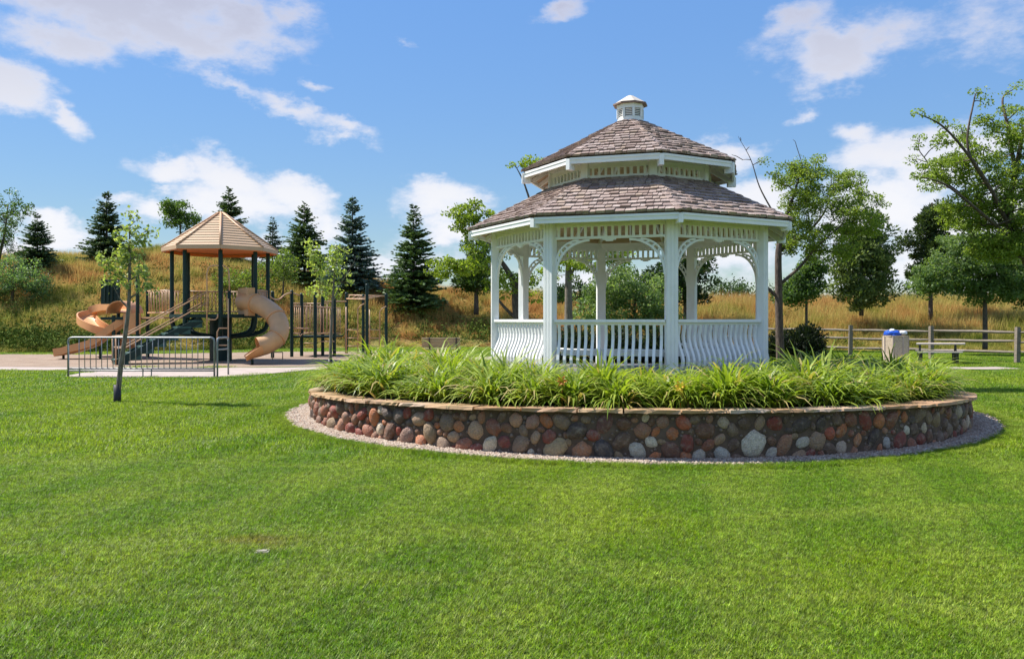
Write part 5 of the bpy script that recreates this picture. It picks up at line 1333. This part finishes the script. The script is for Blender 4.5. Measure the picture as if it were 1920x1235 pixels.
    mb = MB(); a = U(473, 660, 28.2); mb.tube([A(a[0], a[1], 0), A(a[0], a[1], .18)], .05, 8); mb.build('slide_leg', green_metal, sl, smooth=True)
    mb = MB(); c = U(462, 566, 30.05); mb.box(c, A(.10, .09, 0) * 1.0, A(-.30, .34, 0) * 1.0, (0, 0, .52)); mb.build('entry_panel', tan_bleached, sl)
    # stairs with handrails
    stair_a, stair_b = U(374, 592, 29.9), U(214, 676, 28.4); st = bpy.data.objects.new('stair', None); link(st, pg); WOFF[st.name] = (0, 0, 0)
    d = stair_b - stair_a; d[2] = 0; t = nrm(d); s_ = A(-t[1], t[0], 0)
    for i in range(7):
        f = (i + .5) / 7; p = stair_a + (stair_b - stair_a) * f
        z = 1.60 * (1 - (i + .6) / 7) + .06
        mb = MB(); mb.box(A(p[0], p[1], z), t * .235, s_ * .52, (0, 0, .03)); mb.box(A(p[0], p[1], z - .135), t * .215, s_ * .50, (0, 0, .104)); tr_ = mb.build('tread', tread_green, st); mb = MB(); mb.box(A(p[0], p[1], z + .028) - s_ * 0 , t * .225, s_ * .51, (0, 0, .004)); mb.build('tread_top', tread_lit, tr_)
    for q in (-1, 1):
        mb = MB(); mb.bar(A(*(stair_a[:2]), 1.60) + s_ * q * .48, A(*(stair_b[:2]), .05) + s_ * q * .54, .04, .24); mb.build('stringer', green_metal, st)
        for h in (0.95, 0.55):
            p0 = A(*(stair_a[:2]), 1.72 + h - .05) + s_ * q * .57 - t * .2; p1 = A(*(stair_b[:2]), .05 + h) + s_ * q * .57 - t * .3
            mb = MB(); mb.tube([p0, p1, p1 + t * .32 + A(0, 0, -.02)], .024, 7); mb.build('handrail', tan_metal, st, smooth=True)
        p1 = A(*(stair_b[:2]), 0) + s_ * q * .57
        mb = MB(); mb.tube([p1, p1 + A(0, 0, 1.0)], .026, 7); mb.build('handrail_post', tan_metal, st, smooth=True)
    mb = MB(); p1 = U(262, 668, 31.9); mb.tube([A(p1[0], p1[1], 0), A(p1[0], p1[1], .95)], .07, 8); mb.build('post', green_metal, pg, autosmooth=40)
    # second platform to the west
    Y2 = 32.6; cz = ZD - .1
    def post(px, Y, z1, r_=.072):
        mb = MB(); x = (px - 960) / F * Y; mb.tube([A(x, Y, -.05), A(x, Y, z1 - .03), A(x, Y, z1)], [r_, r_, r_ * .6], 9); mb.build('post', green_metal, pg, autosmooth=40); return A(x, Y, 0)
    q1 = post(258, 32.0, 3.3); q2 = post(222, 33.4, 3.2); q3 = post(277, 33.6, 2.9); q4 = post(213, 32.1, 1.75)
    mb = MB(); xs = [p[0] for p in (q1, q2, q3, q4)]; mb.abox((min(xs) - .05, 32.05, cz - .11), (max(xs) + .05, 33.5, cz)); mb.build('platform', green_metal, pg)
    a, b = U(190, 570, 33.5), U(224, 524, 33.5); mb = MB(); mb.abox((a[0], 33.46, a[2]), (b[0], 33.52, b[2])); mb.build('play_panel', green_metal, pg)
    mb = MB()
    for k in range(4): mb.tube([U(196 + 7 * k, 566, 33.42), U(197 + 7 * k, 528, 33.42)], .03, 6)
    mb.build('panel_rail', green_metal, pg)
    barrier(U(277, 0, 32.2), U(326, 0, 31.0), 1.85, 2.72, 10); barrier(U(280, 0, 33.4), U(337, 0, 32.6), 1.85, 2.72, 10)
    mb = MB(); A0, B0 = U(275, 600, 32.9), U(330, 600, 31.9); mb.bar(A(A0[0], A0[1], cz - .03), A(B0[0], B0[1], cz - .03), 1.1, .07); mb.build('bridge_deck', tan_metal, pg)
    def trough(name, P, w, h, ups=None, n=6, mat=tan_plastic):
        Q = spline(P, n); e = .03
        pr = [(-w / 2 - e, h), (-w / 2 - e, -.03), (-w / 2 + .05, -.075), (w / 2 - .05, -.075), (w / 2 + e, -.03), (w / 2 + e, h), (w / 2 - e, h), (w / 2 - e - .02, 0.02), (w / 2 - .14, -.02), (-w / 2 + .14, -.02), (-w / 2 + e + .02, 0.02), (-w / 2 + e, h)]
        mb = MB(); mb.sweep(pr, Q); return mb.build(name, mat, pg, autosmooth=35)
    trough('wave_slide', [U(243, 597, 32.6), U(228, 610, 32.5), U(205, 626, 32.4), U(180, 645, 32.3), U(150, 655, 32.2), U(128, 661, 32.2), U(106, 664, 32.1)], .80, .24)
    for px, py in ((119, 662), (188, 648)):
        p = U(px, py, 32.2); mb = MB(); mb.tube([A(p[0], p[1], 0), A(p[0], p[1], p[2] - .04)], .05, 8); mb.build('slide_leg', green_metal, pg)
    trough('spiral_slide', [U(236, 584, 33.0), U(222, 580, 34.0), U(200, 582, 34.9), U(178, 588, 35.2), U(164, 598, 34.9), U(166, 608, 34.2), U(182, 618, 33.7), U(204, 628, 33.6), U(226, 640, 33.9), U(240, 650, 34.5)], .74, .27)
    # curled hood over the slide entrance
    mb = MB(); P = spline([U(214, 588, 32.4), U(222, 577, 32.4), U(238, 570, 32.4), U(252, 574, 32.5)], 4)
    c0 = U(232, 585, 32.4); V = []; m = 14
    for i in range(m + 1):
        q = math.pi * (0.0 + 1.0 * i / m)
        for (rr, yy) in ((.50, 31.95), (.50, 33.05), (.46, 33.05), (.46, 31.95)): V.append(A(c0[0] + rr * math.cos(q) * 1.0, yy, c0[2] - .05 + rr * 1.0 * math.sin(q)))
    mb.add(V, [(i * 4 + k, i * 4 + (k + 1) % 4, (i + 1) * 4 + (k + 1) % 4, (i + 1) * 4 + k) for i in range(m) for k in range(4)]); mb.build('slide_hood', tan_plastic, pg, autosmooth=40)
    mb = MB(); a = U(250, 600, 32.0); mb.box(A(a[0] - .05, 32.0, 1.42), (.34, 0, 0), (0, .02, 0), (0, 0, .42)); mb.build('entry_panel', tan_plastic, pg)
    # front loop ladder
    def pipe(P, r_=.026, name='climber_rail', mat=tan_metal, n=6): mb = MB(); mb.tube(P, r_, 8); return mb.build(name, mat, pg, smooth=True)
    Yl = 29.2
    pipe([U(388, 625, Yl), U(388, 512, Yl), U(391, 502, Yl), U(397, 498, Yl), U(420, 498, Yl + .2), U(428, 504, Yl + .3), U(430, 520, Yl + .3), U(430, 545, Yl + .3)])
    pipe([A(*U(428, 0, Yl)[:2], 0), U(428, 560, Yl)]); pipe([U(407, 650, Yl), U(407, 622, Yl), U(411, 615, Yl), U(428, 615, Yl)]); pipe([U(411, 647, Yl), U(428, 647, Yl)])
    pipe([U(388, 599, Yl), U(404, 599, Yl), U(408, 595, Yl), U(408, 588, Yl)])
    pipe([A(*U(407, 0, Yl)[:2], 0), U(407, 640, Yl)])
    post(430, 30.4, 2.75, .06)
    # climbing posts to the east
    ps = [(511, 33.0, 2.75), (547, 33.9, 2.82), (565.5, 34.6, 2.72), (591, 33.3, 2.72), (605, 35.2, 2.68), (627, 34.6, 2.62), (649.5, 37.6, 2.85), (681, 37.5, 2.75), (688, 35.5, 3.15), (724, 37.4, 2.80)]
    pp = [post(*q) for q in ps]
    mb = MB(); mb.abox((pp[2][0] - .3, 34.3, .80), (pp[6][0] + .1, 36.4, .88)); mb.build('platform', green_metal, pg)
    barrier(pp[1], pp[2], 1.0, 2.15, 5); barrier(pp[2], pp[4], 1.0, 2.15, 7); barrier(A(pp[0][0], 35.8, 0), A(pp[1][0], 36.4, 0), .95, 2.3, 7); barrier(pp[3], pp[5], 1.0, 2.1, 6); barrier(A(pp[4][0], 36.4, 0), A(pp[6][0], 36.4, 0), .95, 2.1, 8)
    barrier(A(pp[2][0] - .3, 36.4, 0), A(pp[4][0], 36.4, 0), .95, 2.3, 7)
    pipe(spline([U(503, 552, 32.2), U(512, 560, 32.6), U(523, 561, 33), U(535, 552, 33.4), U(547, 549, 33.9), U(562, 554, 34.5)], 4), .03)
    pipe([U(649, 560, 37.6), U(688, 561, 35.6)], .03); pipe([U(649, 553, 37.6), U(724, 555, 37.4)], .03); pipe([U(605, 565, 35.2), U(649, 565, 37)], .03)
    for f in np.linspace(.1, .9, 6):
        p = U(649, 560, 37.6) * (1 - f) + U(688, 561, 35.6) * f; q = U(649, 553, 37.6) * (1 - f) + U(724, 555, 37.4) * f; pipe([p, q], .018, 'overhead_rung')
    for (xa, xb, Yq, yt) in ((649, 671, 37.4, 575), (693, 712, 37.3, 580)):
        xa_, xb_ = U(xa, 0, Yq)[0], U(xb, 0, Yq)[0]; zt_ = U(0, yt, Yq)[2]
        pipe([A(xa_, Yq, 0), A(xa_, Yq, zt_)]); pipe([A(xb_, Yq, 0), A(xb_, Yq, zt_ - .1), A(xb_ + .12, Yq, zt_ + .05), A(xb_ + .3, Yq, zt_ + .15)])
        for z in (.35, .72, 1.1): pipe([A(xa_, Yq, z), A(xb_, Yq, z)], .02, 'ladder_rung')
    pipe([U(540, 615, 33.9), U(580, 616, 34)], .035); pipe([U(545, 625, 33.9), U(560, 626, 34), U(563, 630, 34), U(566, 626, 34), U(580, 624, 34)], .022)
    for px in (511, 530): pipe([A(*U(px, 0, 32)[:2], 0), U(px, 660, 32)], .02)
    pipe([U(511, 660, 32), U(530, 660, 32)], .02)
    pipe([U(600, 640, 33.5), U(627, 640, 33.5)], .02, 'ladder_rung'); pipe([U(570, 643, 34), U(590, 643, 34)], .02, 'ladder_rung')
playground()

# ------------------------------------------------------------------ bike rack
def bike_rack():
    a, b = G(127, 706), G(402, 706); Y = 22.25
    x0, x1 = (128 - 960) / F * Y, (402 - 960) / F * Y
    bk = thing('bike_rack', ((x0 + x1) / 2, Y + .2, 0), 'long grey metal grid bike rack on the pavement behind the leaning sapling', 'bike rack')
    zt, zb = 1.09, .225; rr = .12
    def U_frame(x, y0, y1, z):
        mb = MB(); mb.tube(spline([A(x, y0, 0), A(x, y0, z - rr), A(x, y0 + .035, z - .035), A(x, y0 + rr, z)], 3) + spline([A(x, y1 - rr, z), A(x, y1 - .035, z - .035), A(x, y1, z - rr), A(x, y1, 0)], 3), .026, 8); return mb
    mb = MB(); mb.tube([A(x0, Y, 0), A(x0, Y, zt - rr)] + spline([A(x0, Y, zt - rr), A(x0 + .03, Y, zt - .03), A(x0 + rr, Y, zt)], 3) + [A(x1 - rr, Y, zt)] + spline([A(x1 - rr, Y, zt), A(x1 - .03, Y, zt - .03), A(x1, Y, zt - rr)], 3) + [A(x1, Y, 0)], .027, 9); mb.build('top_frame', galv, bk, smooth=True)
    for z, y in ((zb, Y), (zb - .06, Y + .05)):
        mb = MB(); mb.tube([A(x0, y, z), A(x1, y, z)], .021, 8); mb.build('lower_rail', galv, bk, smooth=True)
    mb = MB(); mb.tube([A(x0 + .3, Y, zb), A(x0 + .3, Y, zt)], .0115, 6); me = mb.mesh('bar', galv, True); n = 23
    for i in range(n):
        o = bpy.data.objects.new('bar', me); o.location = (i * (x1 - x0 - .6) / (n - 1), 0, 0); link(o, bk)
    for px in (148, 267, 283): 
        x = (px - 960) / F * Y; mb = MB(); mb.tube([A(x, Y + .03, 0), A(x, Y + .03, zb)], .017, 7); mb.build('foot', galv, bk)
    mb = U_frame(x1 + .12, Y - .1, Y + .75, 1.08); mb.build('end_loop', galv, bk, smooth=True)
    mb = MB(); mb.tube([A(x1 + .12, Y - .1, .75), A(x1 + .12, Y + .75, .75)], .02, 7); mb.build('end_bar', galv, bk, smooth=True)
bike_rack()

# ------------------------------------------------------------------ bench, picnic table, bin, fence
def bench():
    Y = 31.0; x0, x1 = (791 - 960) / F * Y, (863 - 960) / F * Y
    bn = thing('park_bench', ((x0 + x1) / 2, Y, 0), 'brown slatted park bench with black legs seen from behind, left of the gazebo', 'bench')
    for zz, hh in ((.56, .062), (.70, .062), (.83, .05)):
        mb = MB(); mb.box(A((x0 + x1) / 2, Y + .01 - (zz - .66) * .3, zz), ((x1 - x0) / 2, 0, 0), (0, .018, .004), (0, -.3 * hh, hh)); mb.build('back_slat', pale_wood, bn)
    mb = MB(); mb.box(A((x0 + x1) / 2, Y + .25, .44), ((x1 - x0) / 2, 0, 0), (0, .20, 0), (0, 0, .022)); mb.build('seat', pale_wood, bn)
    for f in (.2, .9):
        x = x0 + (x1 - x0) * f; mb = MB(); mb.bar(A(x, Y - .12, .88), A(x, Y + .06, .40), .05, .05, up=(0, 1, 0)); mb.bar(A(x, Y + .06, .41), A(x, Y - .03, 0), .05, .05, up=(0, 1, 0)); mb.bar(A(x, Y + .03, .40), A(x, Y + .42, .40), .045, .04); mb.bar(A(x, Y + .40, .39), A(x, Y + .44, 0), .05, .05, up=(0, 1, 0)); mb.build('leg', black_metal, bn)
bench()
def table():
    Y = 29.0; x0, x1 = (1708 - 960) / F * Y, (1812 - 960) / F * Y; z = .735
    tb = thing('picnic_table', ((x0 + x1) / 2, Y, 0), 'pale topped picnic table with thin black legs beside the litter bin', 'table')
    sk = .55                                     # the table stands a little askew
    def board(name, y, w, zz, a, b, th):
        mb = MB(); mb.add([A(a, y - w / 2, zz - th), A(b, y - w / 2 , zz - th), A(b + sk * w, y + w / 2, zz - th), A(a + sk * w, y + w / 2, zz - th), A(a, y - w / 2, zz), A(b, y - w / 2, zz), A(b + sk * w, y + w / 2, zz), A(a + sk * w, y + w / 2, zz)], [(3, 2, 1, 0), (4, 5, 6, 7), (0, 1, 5, 4), (1, 2, 6, 5), (2, 3, 7, 6), (3, 0, 4, 7)]); mb.build(name, table_top, tb)
    board('tabletop', Y, .74, z, x0, x1 - .25, .045)
    board('seat', Y - .62, .26, .45, x0 - .15, x1 - .55, .04); board('seat', Y + .62, .26, .45, x0 + .4, x1 + .2, .04)
    for f in (.16, .80):
        x = x0 + (x1 - x0) * f
        for s_ in (-1, 1):
            mb = MB(); mb.bar(A(x + s_ * .12, Y + s_ * .22, z - .05), A(x + s_ * .12, Y + s_ * .30, 0), .05, .05, up=(1, 0, 0)); mb.build('leg', black_metal, tb)
            mb = MB(); mb.bar(A(x + s_ * .25, Y + s_ * .62, .41), A(x + s_ * .25, Y + s_ * .62, 0), .045, .045, up=(1, 0, 0)); mb.build('leg', black_metal, tb)
        mb = MB(); mb.bar(A(x - .25, Y - .62, .39), A(x + .25, Y + .62, .39), .045, .04); mb.build('cross_bar', black_metal, tb)
table()
def bin_():
    Y = 27.2; x = (1679 - 960) / F * Y; Rb = .40; z1 = 1.015
    tb = thing('litter_bin', (x, Y, 0), 'faceted beige aggregate litter bin in front of the rail fence', 'litter bin')
    for k in range(8):
        a, b = (math.pi / 8 + .16 + k * math.pi / 4 + s_ * (math.pi / 8 - .012) for s_ in (-1, 1)); mb = MB()
        mb.prism([(x + q * math.cos(v), Y + q * math.sin(v)) for q, v in ((Rb, a), (Rb, b), (Rb - .05, b), (Rb - .05, a))], .03, z1); mb.build('panel', aggregate, tb)
        v = .16 + k * math.pi / 4; mb = MB(); mb.tube([A(x + Rb * math.cos(v), Y + Rb * math.sin(v), .03), A(x + Rb * math.cos(v), Y + Rb * math.sin(v), z1 + .004)], .022, 6); mb.build('corner_strip', concrete, tb)
    mb = MB(); mb.lathe((x, Y, 0), [(Rb - .07, .02), (Rb - .07, z1 - .03), (Rb - .12, z1 - .03), (Rb - .13, .3), (0.001, .3)], 16); mb.build('liner', black_plastic, tb)
    mb = MB(); mb.lathe((x, Y, z1), [(Rb + .01, .002), (Rb + .01, .03), (Rb - .09, .03), (Rb - .09, .002), (Rb + .01, .002)], 8); mb.build('rim', aggregate, tb)
    def lump(name, cx, cy, cz, sx, sy, sz, mat, seed, label, cat):
        r = np.random.default_rng(seed); V, Fc = ico(3); D = np.ones(len(V))
        for _ in range(14): d = nrm(r.normal(size=3)); D += .10 * np.abs(np.sin(5 * (V @ d) + r.uniform(0, 6))) - .05
        V = V * D[:, None] * A(sx, sy, sz) + A(cx, cy, cz)
        o = obj(name, mesh_np(name, V, Fc, mat=mat)); tag(o, label, cat)
    zt = z1 + .10
    lump('rubbish_bag', x - .10, Y - .02, zt - .01, .24, .23, .11, blue_bag, 1, 'crumpled blue plastic bag spilling over the litter bin rim', 'bag')
    lump('paper_bag', x + .17, Y - .12, zt + .02, .13, .13, .06, white_bag, 2, 'crumpled white bag on top at the east side of the litter bin', 'bag')
    lump('paper_cup', x - .16, Y - .12, zt + .09, .08, .08, .06, white_bag, 3, 'small white scrap on top of the blue rubbish bag', 'litter')
bin_()
def fence():
    P = [(12.25, 36.9), (14.5, 34.4), (16.7, 32.0), (18.5, 29.4), (20.6, 27.0), (22.8, 24.6)]
    P = [(10.0, 39.2)] + P
    fc = thing('rail_fence', (14.5, 34.4, 0), 'weathered grey split rail fence with three rails along the meadow', 'fence')
    r = np.random.default_rng(4)
    for (x, y) in P:
        mb = MB(); h = 1.30 + r.uniform(-.04, .04); w = .075
        ang = r.uniform(-.2, .2); u = A(math.cos(ang), math.sin(ang), 0); v = A(-u[1], u[0], 0)
        mb.box(A(x, y, h / 2 - .05), u * w, v * w * .9, A(r.uniform(-.015, .015), 0, h / 2 + .05)); mb.box(A(x, y, h + .008), u * w * .8, v * w * .7, (0, 0, .010)); mb.build('post', fence_wood, fc)
    for i in range(len(P) - 1):
        for z in (1.13, .77, .38):
            p = A(*P[i], z + r.uniform(-.03, .03)); q = A(*P[i + 1], z + r.uniform(-.03, .03)); d = nrm(q - p)
            m = [p + (q - p) * f + A(0, 0, r.uniform(-.012, .012)) for f in (0, .08, .3, .55, .8, .92, 1)]
            mb = MB(); mb.tube(m, [.03, .05, .062, .058, .062, .05, .03], 6); mb.build('rail', fence_wood, fc)
fence()
c = U(484, 1042, 5.43)
mb = MB(); mb.box((c[0], 5.52, -.004), (.046, .008, 0), (-.006, .036, 0), (0, 0, .012)); mb.box((c[0], 5.52, .010), (.030, .006, 0), (-.004, .024, 0), (0, 0, .003))
tag(mb.build('cover_stone', cover_m), 'small pale cover plate in the scorched patch of the lawn', 'cover')
